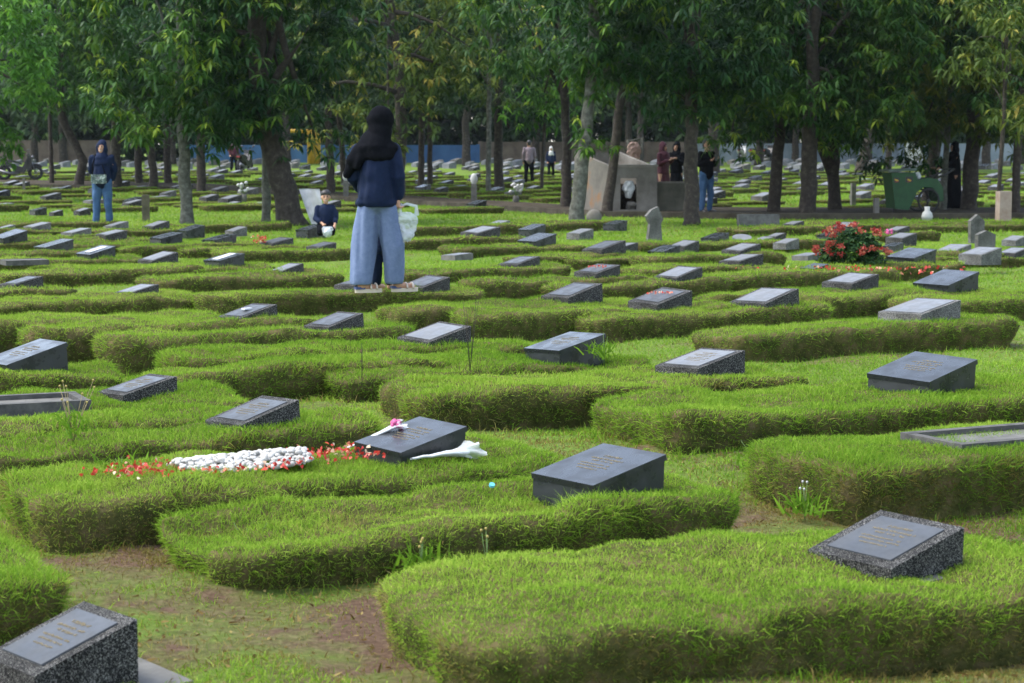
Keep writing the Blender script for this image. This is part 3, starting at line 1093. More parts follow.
fm_protos = []
for sd in (1, 2, 3):
    b_, t_ = mound_mesh(1.9, .95, .16, 5000 + sd, 40, dryness=.5)
    fm_protos.append((b_, t_))
FML = ["low turf mound far off on the motorcycle side of the field", "low turf mound far off behind the walking woman",
       "low turf mound far off behind the concrete bin", "low turf mound far off behind the green cart"]
stuff_markers = MB()
for i, q in enumerate(cand):
    p = Vector((q.x, q.y, gz(q.y) + .14))
    th = TH_S + R(fr_.uniform(-6, 6))
    s = fr_.uniform(.9, 1.35)
    if i < N_FAR:
        lab, grp = FARLAB[zone(q)]
        place_marker(fr_.choice("PPPGFGBP"), p, th, s, lab, grp)
        if i < 190:
            b_, t_ = fr_.choice(fm_protos)
            o = link("grave_mound", b_, None, Vector((q.x, q.y, gz(q.y) - .01)) - U * .45, TH_M + R(fr_.uniform(-4, 4)))
            link("turf", t_, o)
            o.scale = (1, 1, fr_.uniform(.6, 1.1))
            tag(o, FML[zone(q)], "grave mound", "low far mounds " + FARLAB[zone(q)][1][12:])
    else:
        T = Matrix.Translation(p) @ Matrix.Rotation(th, 4, 'Z') @ Matrix.Scale(s * 1.15, 4)
        x, y = MD / 2, MW / 2
        stuff_markers.mi = fr_.choice((0, 0, 1))
        stuff_markers.hexa([T @ Vector(v) for v in ((-x, -y, -.15), (x, -y, -.15), (x, y, -.15), (-x, y, -.15), (-x, -y, HL), (x, -y, HH), (x, y, HH), (-x, y, HL))])
if len(stuff_markers.bm.verts):
    tag(stuff_markers.build("distant_grave_markers", [M['plate_pale'], M['grey']]), "countless tiny markers at the far end of the field", "grave markers", kind="stuff")

# ------------------------------------------------------------------ grass on the ground (uncountable)
def in_mound(P, m=-.05):
    hit = np.zeros(len(P), bool)
    for (x, y, t, L, W) in NEAR_XY:
        dx, dy = P[:, 0] - x, P[:, 1] - y
        a = dx * math.cos(t) + dy * math.sin(t)
        b = -dx * math.sin(t) + dy * math.cos(t)
        hit |= (np.abs(a) < L / 2 + m) & (np.abs(b) < W / 2 + m)
    return hit


SPOTS = [(*at(785, 520)[:2], .5), (*at(960, 668)[:2], .5), (*at(500, 455)[:2], .5), (*at(130, 575)[:2], .25), (*at(300, 650)[:2], .22), (*at(590, 395)[:2], .6), (*at(300, 300)[:2], 1.0), (*at(700, 272)[:2], 1.2), (*at(60, 305)[:2], 1.0)]


def ground_grass():
    r = np.random.default_rng(99)
    Vs, Fq, Ft, tones, drys = [], [], [], [], []
    base = 0
    n1g, n2g = Noise(3, 14, 0.15, 0.6), Noise(4, 18, 0.8, 3.0)
    ncov = Noise(21, 16, 0.25, 1.6)
    nfine = Noise(22, 16, 2, 8)
    for (d0, d1, dens, w0, l0) in ((4.3, 9, 12500, .0030, .026), (9, 14, 4200, .0042, .034), (14, 22, 1300, .0065, .045), (22, 34, 620, .010, .055), (34, 56, 200, .018, .07), (56, 90, 60, .035, .09)):
        area = .33 * (d1 * d1 - d0 * d0) + 2.4 * (d1 - d0)
        n = int(area * dens)
        y = np.sqrt(r.uniform(d0 * d0, d1 * d1, n))
        x = r.uniform(-1, 1, n) * (.33 * y + 1.2)
        P = np.c_[x, y]
        cov = ncov(P) + .7 * nfine(P) + np.clip((y - 8) / 8, -0.5, 1.6)
        keep = (~in_mound(P)) & (r.random(n) < np.clip(.66 + .46 * cov, .10, 1))
        P = P[keep]; n = len(P)
        cov = cov[keep]
        Z = gz_np(P[:, 1]) + knoll(P) + (n1g(P) * 0.018 + n2g(P) * 0.011) * np.exp(-np.clip(P[:, 1] - 30, 0, None) / 20)
        P3 = np.c_[P, Z - .003]
        tone = np.clip(r.beta(2, 2, n) * .7 + .15 + .1 * ncov(P * .6 + 4), 0, 1)
        dry = (r.random(n) < np.clip(.34 - .22 * cov, .03, .75)) * r.uniform(.6, 1, n)
        ln = l0 * r.uniform(.5, 1.6, n)
        if d0 < 14:                           # unmown tufts along the foot of the mounds
            foot_ = in_mound(P, .10) & (nfine(P * .6) > .1)
            ln = ln * np.where(foot_, 1 + 1.6 * r.random(n), 1)
        for (sx_, sy_, sr_) in SPOTS:         # trodden straw coloured patches
            k_ = np.exp(-(((P[:, 0] - sx_) ** 2 + (P[:, 1] - sy_) ** 2) / sr_ ** 2))
            dry = np.maximum(dry, (r.random(n) < k_ * 1.3) * r.uniform(.7, 1, n))
            ln = ln * (1 - .45 * k_)
        V, F, a_ = blades(P3, np.tile([0, 0, 1.0], (n, 1)), ln, w0 * r.uniform(.7, 1.3, n), tone, dry, r, rand=.6, droop=.4, simple=(d0 > 9))
        Vs.append(V)
        for f in F:
            (Fq if f.shape[1] == 4 else Ft).append(f + base)
        base += len(V)
        tones.append(a_["tone"]); drys.append(a_["dry"])
    me = mesh_np("grass", np.concatenate(Vs), [np.concatenate(Fq), np.concatenate(Ft)], [M['turf']], attrs={"tone": np.concatenate(tones), "dry": np.concatenate(drys)})
    tag(link("grass", me), "thin short grass growing between the mounds", "grass", kind="stuff")


ground_grass()


def litter():
    r = np.random.default_rng(123)
    n = 9000
    y = r.uniform(4.2, 11, n); x = r.uniform(-1, 1, n) * (.275 * y + .3)
    P = np.c_[x, y]
    clump = Noise(44, 12, .4, 2)(P)
    P = P[(~in_mound(P)) & (r.random(n) < np.clip(.35 + .4 * clump, .02, 1))]
    n = len(P)
    n1, n2 = Noise(3, 14, 0.15, 0.6), Noise(4, 18, 0.8, 3.0)
    Z = gz_np(P[:, 1]) + knoll(P) + n1(P) * .018 + n2(P) * .011 + .008
    V, F, a_ = blades(np.c_[P, Z], np.tile([0, 0, 1.], (n, 1)), r.uniform(.010, .032, n), r.uniform(.003, .012, n), r.random(n), np.ones(n), r, upw=.05, nw=.05, rand=.8, droop=.1)
    V[:, 2] = np.maximum(V[:, 2], np.repeat(Z, 5) - .004)
    tag(link("fallen_leaves", mesh_np("fallen_leaves", V, F, [M['turf']], attrs=a_)), "dry leaf litter and straw lying on the soil paths", "litter", kind="stuff")


litter()

#@@TREES
# ------------------------------------------------------------------ trees
def leaves(C, r, nl, length, width, spread_down=0.55):
    """whorls of long drooping leaves at the twig tips C"""
    n = len(C) * nl
    c = np.repeat(C, nl, 0)
    ang = np.tile(np.arange(nl) * 2 * np.pi / nl, len(C)) + np.repeat(r.uniform(0, 6.28, len(C)), nl) + r.normal(size=n) * .25
    elev = r.normal(-.15, .45, n)
    D = np.c_[np.cos(ang) * np.cos(elev), np.sin(ang) * np.cos(elev), np.sin(elev)]
    L = (length * r.uniform(.6, 1.2, n))[:, None]
    W = width * L / length * .5
    up = np.array([0, 0, 1.0]) + r.normal(size=(n, 3)) * .3
    S = np.cross(D, up)
    S /= np.linalg.norm(S, axis=1)[:, None] + 1e-9
    down = np.array([0, 0, -1.0]) * spread_down * L
    b = c + D * L * .08
    m = c + D * L * .5 + down * .22
    t = c + D * L * .92 + down * .85
    V = np.stack([b, m - S * W - np.array([0, 0, .12]) * W, m + np.array([0, 0, .15]) * W, m + S * W - np.array([0, 0, .12]) * W, t], 1).reshape(-1, 3)
    k = np.arange(n)[:, None] * 5
    F = np.concatenate([k + np.array([0, 1, 2]), k + np.array([0, 2, 3]), k + np.array([1, 4, 2]), k + np.array([2, 4, 3])])
    return V, F


def crown_mesh(seed, rx, rz, cz, mats, clumps=60, whorls=16, nl=9, length=.19, width=.05, clump_r=.55, low_flat=.95, zmax=99):
    r = np.random.default_rng(seed)
    n = clumps
    d = r.normal(size=(n, 3)); d /= np.linalg.norm(d, axis=1)[:, None]
    rad = r.uniform(.35, 1, n) ** .45
    lob = Noise(seed + 3, 8, .15, .5)
    rad *= 1 + .16 * lob(d)
    C0 = d * rad[:, None] * np.array([rx, rx, rz])
    C0[:, 2] = np.where(C0[:, 2] < 0, C0[:, 2] * low_flat, C0[:, 2]) + cz
    # a few sprays hang lower
    hang = r.random(n) < .22
    C0[hang, 2] -= r.uniform(.15, .8, hang.sum()) * (C0[hang, 2] < cz)
    cr = clump_r * r.uniform(.6, 1.35, n)
    W = np.repeat(C0, whorls, 0) + np.clip(r.normal(size=(n * whorls, 3)), -1.8, 1.8) * np.repeat(cr, whorls)[:, None] * np.array([.62, .62, .42])
    ct = np.repeat(r.normal(size=n) * .13, whorls)
    V, F = leaves(W, r, nl, length, width)
    # random young shoots, pale enough to put highlights into the leaf colour
    young = (r.random(len(W)) < .20) * r.uniform(.15, .55, len(W))
    wt = np.clip(.33 + ct + young + r.normal(size=len(W)) * .08, 0, 1)
    tone = np.clip(np.repeat(np.repeat(wt, nl) + r.normal(size=len(W) * nl) * .09, 5), 0, 1)
    return mesh_np("crown", V, [F], mats, attrs={"tone": tone}), C0


def trunk_mesh(seed, path, r0, r1, targets, m, fork=None):
    r = random.Random(seed)
    mb = MB()
    pts = [Vector(p) for p in path]
    # resample smoothly with small kinks
    fine = []
    for a, b in zip(pts[:-1], pts[1:]):
        for k in range(5):
            fine.append(a.lerp(b, k / 5) + Vector((r.uniform(-1, 1), r.uniform(-1, 1), 0)) * r0 * .14)
    fine.append(pts[-1])
    fine[0] = pts[0]
    n = len(fine)
    rad = [r0 + (r1 - r0) * (k / (n - 1)) for k in range(n)]
    rad[0] *= 1.35; rad[1] *= 1.08
    mb.tube(fine, rad, 12)
    for tg in targets:
        k = r.randint(int(n * .55), n - 1)
        a = fine[k]; tg = Vector(tg)
        mid = a.lerp(tg, .5) + Vector((r.uniform(-.2, .2), r.uniform(-.2, .2), r.uniform(.0, .35)))
        rr = rad[k] * r.uniform(.3, .55)
        mb.tube([a, a.lerp(mid, .5) + Vector((0, 0, .08)), mid, tg], [rr, rr * .8, rr * .55, .012], 7)
    if fork:
        mb.tube(fork[0], fork[1], 10)
    bm = mb.bm
    o = mb.mesh("trunk", m)
    # roughen the bark
    V = np.empty(len(o.vertices) * 3); o.vertices.foreach_get("co", V); V = V.reshape(-1, 3)
    nz = Noise(seed, 14, 1.0, 5.0)
    N = np.empty(len(V) * 3); o.vertices.foreach_get("normal", N); N = N.reshape(-1, 3)
    V += N * (nz(V) * r0 * .05)[:, None]
    o.vertices.foreach_set("co", V.ravel())
    return o


# (px, py of the foot, px of the trunk where the crown hides it, trunk width px, bark, leaf, crown: radius, half height, centre height, shift x; length scale; label)
TREES = [
 (187, 224, 184, 13, 'bark_pale', 'leaf', 2.15, 2.9, 4.35, 0.0, "straight pale trunked tree just right of the standing woman"),
 (294, 224, 266, 27, 'bark', 'leaf_dark', 2.3, 3.0, 4.5, 0.0, "thick dark leaning tree beside the kneeling boy"),
 (266, 221, 267, 9, 'bark_pale', 'leaf', 1.5, 2.2, 4.2, -.4, "slim pale trunked tree touching the thick leaning one"),
 (397, 199, 402, 14, 'bark', 'leaf_gold', 2.4, 2.8, 4.9, -.5, "brown trunked tree right behind the walking woman's shoulder"),
 (575, 224, 587, 15, 'bark_pale', 'leaf', 2.0, 1.9, 4.9, 0.2, "lichen pale leaning tree with bare tall trunk by the concrete bin"),
 (566, 208, 566, 11, 'bark', 'leaf', 2.2, 2.2, 5.4, -.6, "brown tree close behind the lichen pale one"),
 (606, 215, 618, 11, 'bark', 'leaf_dark', 1.9, 2.6, 4.9, .4, "dark thin leaning tree against the concrete bin's front"),
 (691, 224, 690, 16, 'bark', 'leaf_dark', 2.5, 2.9, 4.5, 0.1, "dark rough tree beside the man in black"),
 (773, 213, 779, 13, 'bark', 'leaf', 2.3, 2.8, 4.6, -.1, "slightly leaning dark tree between the man in black and twin trunks"),
 (808, 215, 808, 17, 'bark', 'leaf', 2.3, 3.0, 4.8, .2, "stout rough tree next to the forked one"),
 (834, 211, 832, 14, 'bark', 'leaf_dark', 2.4, 2.9, 4.8, .5, "dark tree forked low above the grass"),
 (928, 205, 938, 14, 'bark', 'leaf_gold', 2.3, 2.7, 4.7, -.3, "leaning dark tree right behind the green cart"),
 (943, 211, 946, 7, 'bark_pale', 'leaf_gold', 1.6, 2.2, 4.7, .3, "thin straight tree by the cart's handle"),
 (968, 211, 972, 17, 'bark', 'leaf_gold', 2.4, 2.9, 4.6, .3, "thick dark tree behind the person at the cart"),
 (997, 222, 1001, 5, 'bark', 'leaf_gold', 1.1, 1.5, 3.6, 0.0, "thin crooked sapling beside the concrete post"),
 (1015, 214, 1016, 9, 'bark', 'leaf', 2.0, 2.5, 4.4, .5, "slim dark tree at the edge past the concrete post"),
 (-14, 200, -16, 13, 'bark', 'leaf_bright', 2.0, 3.2, 4.3, .1, "bright large leaved tree at the picture's motorcycle edge"),
 (77, 186, 63, 10, 'bark', 'leaf_dark', 2.3, 2.6, 5.6, 0.2, "bent dark tree beyond the path near the motorcycle"),
 (52, 184, 51, 5, 'bark', 'leaf_dark', 1.5, 2.0, 5.6, 0, "pole thin tree right of the motorcycle"),
 (117, 190, 117, 10, 'bark', 'leaf', 2.6, 2.8, 5.6, 0, "dark tree directly behind the standing woman"),
 (139, 184, 138, 8, 'bark', 'leaf_dark', 2.3, 2.6, 5.4, 0, "first of two dark trees left of the pale trunk"),
 (154, 190, 151, 9, 'bark', 'leaf_dark', 2.3, 2.6, 5.4, 0, "second of two dark trees left of the pale trunk"),
 (168, 184, 167, 8, 'bark', 'leaf', 2.3, 2.6, 5.4, 0, "narrow dark tree just behind the pale trunk"),
 (202, 195, 200, 10, 'bark', 'leaf_dark', 2.3, 2.6, 5.0, 0, "dark tree just right of the pale trunk"),
 (331, 194, 329, 9, 'bark', 'leaf_dark', 2.5, 2.8, 5.2, 0, "black trunked tree above the boy's head"),
 (345, 188, 340, 7, 'bark', 'leaf_dark', 2.2, 2.6, 5.2, 0, "thin dark tree just left of the black hijab"),
 (421, 190, 422, 7, 'bark', 'leaf_far', 1.7, 2.0, 5.0, 0, "nearer trunk of a pair with greyish crowns"),
 (430, 188, 430, 6, 'bark', 'leaf_far', 1.7, 2.0, 5.0, .2, "farther trunk of a pair with greyish crowns"),
 (499, 190, 498, 10, 'bark', 'leaf_dark', 2.3, 2.6, 5.2, .2, "dark thick tree behind the pale branching one"),
 (488, 197, 489, 6, 'bark_pale', 'leaf_gold', 1.5, 1.4, 4.6, 0, "pale branching sapling like tree with reddish leaves"),
 (541, 192, 545, 4, 'bark', 'leaf_bright', 1.3, 1.0, 3.3, 0, "small round bushy tree with a thin leaning stem"),
 (641, 178, 640, 7, 'bark', 'leaf_dark', 2.3, 2.5, 5.5, 0, "dark tree hidden behind the concrete bin"),
 (716, 176, 715, 8, 'bark', 'leaf_dark', 2.4, 2.6, 5.6, 0, "dark tree past the man in black"),
 (860, 172, 875, 12, 'bark', 'leaf_dark', 2.6, 2.6, 5.6, .5, "leaning far tree left of the green cart"),
 (888, 170, 889, 7, 'bark', 'leaf_dark', 2.4, 2.6, 5.6, 0, "far dark tree above the green cart"),
]
CROWN_CACHE = {}
for i, (px, py, px2, wpx, bk, lf, cr, ch, cz, sx, lab) in enumerate(TREES):
    foot = at(px, py, 0.03)
    sc_ = ppm(foot)
    r0 = max(.03, wpx / sc_ / 2)
    far_k = foot.y / 44.0
    hmid = CAM_Z + (148 - 120) / sc_ - gz(foot.y)          # trunk seen up to about y=120
    off = (px2 - px) / sc_
    rr = random.Random(300 + i)
    k = max(1.0, far_k ** .6)
    crx, chz, czz = cr * k, ch * k, cz * (1 + .55 * (k - 1))
    lean = Vector((off / max(.8, hmid), rr.uniform(-.03, .03), 0))
    path = [Vector((0, 0, -.12)), Vector((lean.x * .9, lean.y, .9)) if not i == 17 else Vector((.25, 0, .9)), Vector((off, lean.y * hmid, hmid)),
            Vector((off + lean.x * .6 + sx * .3, 0, hmid + (czz - hmid) * .6)), Vector((off + sx * .8, 0, czz + chz * .25))]
    o = link("tree", None, None, foot)
    tag(o, lab, "tree", "trees around the grave field")
    big = crx > 1.8
    ncl = int(85 * (crx / 2.2) ** 2 * (chz / 2.8) / k ** 1.3)
    if foot.y > 58:
        cm, C0 = crown_mesh(700 + i, crx, chz, 0, [M[lf]], clumps=max(20, int(ncl * .9)), whorls=9, nl=7, length=.27 * k ** .5, width=.085 * k ** .5, clump_r=.6 * k)
    elif lf == 'leaf_bright':
        cm, C0 = crown_mesh(700 + i, crx, chz, 0, [M[lf]], clumps=max(16, ncl), whorls=14, nl=8, length=.24, width=.085, clump_r=.5)
    else:
        cm, C0 = crown_mesh(700 + i, crx, chz, 0, [M[lf]], clumps=max(16, ncl), whorls=18, nl=9, length=.235, width=.062, clump_r=.48)
    czz -= .2
    ctr = Vector((off + sx, 0, czz))
    link("crown", cm, o, ctr)
    idx = sorted(range(len(C0)), key=lambda j: C0[j][2])
    pick = [idx[int(j)] for j in np.linspace(0, len(idx) - 1, 9)]
    fork = None
    if i == 10:
        fork = ([Vector((-.02, 0, .75)), Vector((-.32, 0, 1.5)), Vector((-.55, .05, 2.4)), Vector((-.8, 0, 3.6))], [.12, .11, .09, .05])
    if i in (17,):
        fork = ([Vector((.22, 0, 1.0)), Vector((-.3, 0, 2.0)), Vector((-.55, 0, 3.0)), Vector((-.8, 0, 4.4))], [.12, .1, .08, .04])
    tm = trunk_mesh(500 + i, path, r0, r0 * .62, [Vector(C0[j]) + ctr for j in pick], M[bk], fork)
    link("trunk", tm, o)

# the wood that closes the view: one mass of foliage
def treeline():
    r = np.random.default_rng(77)
    n = 1500
    x = r.uniform(-50, 50, n)
    y = r.uniform(132, 150, n)
    hz = Noise(31, 6, .01, .05)
    H = 13 + 2.5 * hz(np.c_[x, y])
    z = .8 + (H - .8) * np.where(np.arange(n) % 3 == 0, .42 * r.random(n), r.random(n) ** .9) + gz_np(y)
    C = np.c_[x, y, z]
    wn = 24
    W = np.repeat(C, wn, 0) + r.normal(size=(n * wn, 3)) * np.array([1.5, 1.3, .95])
    V, F = leaves(W, r, 6, .62, .34)
    ct = np.repeat(r.normal(size=n) * .2, wn)
    tone = np.clip(np.repeat(np.repeat(.4 + ct, 6) + r.normal(size=len(W) * 6) * .12, 5), 0, 1)
    tag(link("treeline", mesh_np("treeline", V, [F], [M['leaf_far']], attrs={"tone": tone})), "hazy mass of trees closing off the far side of the field", "wood", kind="stuff")


treeline()
MIDT = [(-30, 126), (-20, 118), (-8, 124), (-2.5, 112), (7, 121), (14, 114), (22, 124), (30, 118), (-25, 112), (1.5, 127), (18, 128), (-13, 116), (26.5, 112), (11, 110)]
mp = []
for j in range(3):
    cm, C0 = crown_mesh(900 + j, 3.9, 4.2, 0, [M['leaf_far'], ], clumps=60, whorls=12, nl=6, length=.5, width=.2, clump_r=1.1)
    mp.append((cm, trunk_mesh(950 + j, [(0, 0, -.2), (.1, 0, 2), (-.1, 0, 4.2), (0, .1, 7)], .24, .13, [Vector(C0[q]) + Vector((0, 0, 7)) for q in range(7)], M['bark'])))
for j, (x, y) in enumerate(MIDT):
    o = link("tree", None, None, (x, y, gz(y)), j * 1.3)
    cm, tm = mp[j % 3]
    link("trunk", tm, o)
    link("crown", cm, o, (0, 0, 6.6 + (j % 4) * .4))
    tag(o, "tall greyish green tree standing far back along the cemetery's end", "tree", "tall trees at the far end")

#@@THINGS
# ------------------------------------------------------------------ people (bodies grown as one fused skin)
WORK = bpy.data.scenes.new('workbench')


def fused(name, prims, voxel, m, folds=None, smooth=6, shrink=0.0, prune=None):
    """prims: ('c', p0, p1, r0, r1[, squash_y]) tapered limb, ('e', centre, radii[, rot_matrix]) ellipsoid; welded into one surface"""
    mb = MB()
    for pr in prims:
        if pr[0] == 'c':
            _, a, b, r0, r1 = pr[:5]
            a, b = Vector(a), Vector(b)
            n = max(2, int((b - a).length / max(min(r0, r1), .008)) + 1)
            n = min(n, 24)
            pts = [a.lerp(b, k / n) for k in range(n + 1)]
            rad = [r0 + (r1 - r0) * k / n for k in range(n + 1)]
            mb.tube(pts, rad, 14)
            mb.ball(a, r0 * .999, 14)
            mb.ball(b, r1 * .999, 14)
        else:
            mb.ball(pr[1], pr[2], 16, pr[3] if len(pr) > 3 else None)
    me = mb.mesh(name, m)
    o = bpy.data.objects.new("tmp", me)
    WORK.collection.objects.link(o)
    rm = o.modifiers.new("r", 'REMESH'); rm.mode = 'VOXEL'; rm.voxel_size = voxel
    sm = o.modifiers.new("s", 'SMOOTH'); sm.iterations = smooth; sm.factor = .5
    WORK.view_layers[0].update()
    dg = WORK.view_layers[0].depsgraph
    me2 = bpy.data.meshes.new_from_object(o.evaluated_get(dg))
    bpy.data.objects.remove(o)
    me2.name = name
    if not me2.materials:
        me2.materials.append(m)
    n = len(me2.vertices)
    if folds:
        V = np.empty(n * 3); me2.vertices.foreach_get("co", V); V = V.reshape(-1, 3)
        N = np.empty(n * 3); me2.vertices.foreach_get("normal", N); N = N.reshape(-1, 3)
        for amp, k, seed in folds:
            nz = Noise(seed, 16, .7, 1.6)
            V = V + N * (nz(V * np.array(k)) * amp)[:, None]
        me2.vertices.foreach_set("co", V.ravel())
    me2.polygons.foreach_set("use_smooth", np.ones(len(me2.polygons), bool))
    me2.update()
    return me2


def hand_prims(wrist, d, side, s=1.0, curl=.7):
    """palm, four unequal fingers and a thumb from the wrist along d; side = direction of the thumb"""
    d = Vector(d).normalized(); side = Vector(side); side = (side - d * side.dot(d)).normalized()
    nrm = d.cross(side)
    w_ = Vector(wrist)
    pr = [('c', w_, w_ + d * .03 * s, .024 * s, .028 * s)]
    for k, ln in enumerate((.062, .070, .066, .052)):
        b = w_ + d * .055 * s + side * (.027 - .018 * k) * s
        pr.append(('c', w_ + d * .02 * s + side * (.018 - .012 * k) * s, b, .017 * s, .0105 * s))
        m1 = b + (d * math.cos(curl) + nrm * math.sin(curl)) * ln * .5 * s
        m2 = m1 + (d * math.cos(curl * 2.2) + nrm * math.sin(curl * 2.2)) * ln * .5 * s
        pr += [('c', b, m1, .0100 * s, .0090 * s), ('c', m1, m2, .0090 * s, .0078 * s)]
    t0 = w_ + d * .022 * s + side * .026 * s
    t1 = t0 + (d * .6 + side * .6 + nrm * .35).normalized() * .034 * s
    t2 = t1 + (d * .85 + side * .05 + nrm * .5).normalized() * .03 * s
    pr += [('c', t0, t1, .013 * s, .011 * s), ('c', t1, t2, .011 * s, .009 * s)]
    return pr


def head_prims(c, f, s=1.0):
    """head with brow, nose, lips, chin and ears; c centre, f facing direction"""
    f = Vector(f).normalized(); c = Vector(c)
    sd = Vector((0, 0, 1)).cross(f).normalized(); up = f.cross(sd)
    pr = [('e', c + Vector((0, 0, .012 * s)), (.076 * s, .076 * s, .100 * s)),
          ('e', c + f * .022 * s - up * .045 * s, (.054 * s, .054 * s, .066 * s)),
          ('c', c + f * .078 * s + up * .006 * s, c + f * .098 * s - up * .022 * s, .008 * s, .014 * s),
          ('c', c + f * .068 * s + sd * .022 * s - up * .058 * s, c + f * .068 * s - sd * .022 * s - up * .058 * s, .010 * s, .010 * s),
          ('e', c + f * .058 * s - up * .088 * s, (.022 * s,) * 3)]
    for q in (-1, 1):
        pr.append(('e', c + sd * .078 * s * q - up * .01 * s, (.014 * s, .014 * s, .030 * s)))
    return pr


def face_parts(root, c, f, s=1.0, smile=True):
    f = Vector(f).normalized(); c = Vector(c)
    sd = Vector((0, 0, 1)).cross(f).normalized(); up = f.cross(sd)
    for q in (-1, 1):
        MB().ball(c + f * .0715 * s + sd * .030 * s * q + up * .012 * s, (.012 * s,) * 3, 10).build("eye", M['hair'], root)
        MB().tube([c + f * .076 * s + sd * .016 * s * q + up * .030 * s, c + f * .068 * s + sd * .045 * s * q + up * .033 * s], .004 * s, 6).build("eyebrow", M['hair'], root)
    MB().tube([c + f * (.076 + .004 * (1 - abs(k) / 2)) * s + sd * .011 * k * s + up * (-.058 + (.004 * abs(k) / 2 if smile else 0)) * s for k in (-2, -1, 0, 1, 2)], .005 * s, 6).build("mouth", M['white'] if smile else M['maroon'], root)


def sandal(root, toe_dir, heel, s=1.0):
    d = Vector((toe_dir[0], toe_dir[1], 0)).normalized(); sd = Vector((-d.y, d.x, 0))
    h = Vector(heel)
    out = []
    for k in range(20):
        a = 2 * math.pi * k / 20
        x = .118 + .128 * math.cos(a); y = .043 * math.sin(a) * (1.0 + .18 * math.cos(a))
        out.append(h + d * x * s + sd * y * s)
    mb = MB()
    lo = [p + Vector((0, 0, -.012)) for p in out]; hi = [p + Vector((0, 0, .022 * s)) for p in out]
    n = 20
    mb._add(lo + hi, [tuple(range(n)), tuple(range(2 * n - 1, n - 1, -1))] + [(i, i + n, (i + 1) % n + n, (i + 1) % n) for i in range(n)])
    so = mb.build("sandal", M['sandal'], root)
    MB().box(h + d * .035 * s + Vector((0, 0, .03 * s)), (.085 * s, .075 * s, .022 * s), rotz=math.atan2(d.y, d.x)).bevel(.008, 2).build("insole", M['sandal_blue'], so)
    for dx in (.13, .185):
        MB().tube([h + d * dx * s + sd * (.05 * math.cos(a)) * s + Vector((0, 0, (.016 + .050 * math.sin(a)) * s)) for a in [math.pi * k / 8 for k in range(9)]], .009 * s, 8).build("strap", M['sandal'], so)


# --- the walking woman seen from behind
wp = at(378, 299, MH + .01)
wp.z = gz(wp.y) + .285
F_ = Vector((.62, .78, 0)).normalized()          # she walks away and to the picture's far side
woman = fused("person", head_prims((.045, .02, 1.505), (.35, .93, -.05)) + [
    ('c', (.035, 0, 1.30), (.045, .01, 1.44), .052, .050),
    ('e', (.0, 0, 1.20), (.165, .10, .13)), ('e', (.0, 0, 1.02), (.14, .095, .14)), ('e', (-.01, 0, .84), (.165, .115, .13)),
    ('c', (.15, -.01, 1.27), (.185, -.03, 1.04), .050, .040), ('c', (.185, -.03, 1.04), (.178, .01, .83), .038, .027),
    ('c', (-.17, .02, 1.27), (-.215, .05, 1.04), .050, .040), ('c', (-.215, .05, 1.04), (-.16, .17, .92), .038, .027),
    ('c', (-.09, 0, .80), (-.13, .02, .45), .085, .055), ('c', (-.13, .02, .45), (-.145, -.02, .08), .052, .034),
    ('c', (.09, .02, .80), (.13, .10, .45), .085, .055), ('c', (.13, .10, .45), (.165, .10, .08), .052, .034),
    ('c', (-.145, -.02, .06), (-.02, .05, .04), .036, .028), ('c', (.165, .10, .06), (.30, .17, .04), .036, .028)]
    + hand_prims((.178, .01, .825), (0, .12, -1), (-.2, 1, 0), 1.0, .95)
    + hand_prims((-.16, .17, .92), (.7, .6, -.1), (0, .3, 1), 1.0, .6), .0095, M['skin'], smooth=4)
woman = link("person", woman, None, wp)
woman.scale = (.97, .97, .97)
tag(woman, "woman in black hijab, navy blouse and wide blue trousers walking with a plastic bag", "person")
bl = fused("blouse", [('e', (.0, 0, 1.21), (.185, .125, .14)), ('c', (0, 0, 1.15), (-.005, 0, .84), .150, .168), ('e', (-.005, 0, .80), (.192, .155, .075)),
                      ('e', (-.005, 0, .93), (.172, .135, .16)),
                      ('c', (.145, -.01, 1.265), (.188, -.03, 1.03), .070, .060), ('c', (.188, -.03, 1.03), (.180, .005, .865), .058, .048),
                      ('c', (-.165, .02, 1.265), (-.218, .05, 1.03), .070, .060), ('c', (-.218, .05, 1.03), (-.17, .155, .935), .058, .048)],
           .0095, M['navy'], folds=[(.004, (8, 8, 1.2), 5), (.003, (4, 4, 6), 6)], smooth=5)
bo = link("blouse", bl, woman)
tr = fused("trousers", [('e', (-.01, .005, .80), (.160, .118, .11)), ('c', (-.078, 0, .74), (-.118, .01, .42), .098, .106), ('c', (-.118, .01, .42), (-.147, 0, .115), .108, .100),
                        ('c', (.078, .015, .74), (.132, .05, .42), .100, .103), ('c', (.132, .05, .42), (.135, .075, .115), .102, .080)],
           .0100, M['blue_grey'], folds=[(.0065, (9, 9, .55), 8), (.0022, (6, 6, 3), 9)], smooth=5)
Vb_ = np.empty(len(bl.vertices) * 3); bl.vertices.foreach_get("co", Vb_); Vb_ = Vb_.reshape(-1, 3)
hem = (Vb_[:, 2] < .765) & (np.abs(Vb_[:, 0]) < .2)
Vb_[hem, 2] = .765 + (Vb_[hem, 2] - .765) * .08
bl.vertices.foreach_set("co", Vb_.ravel())
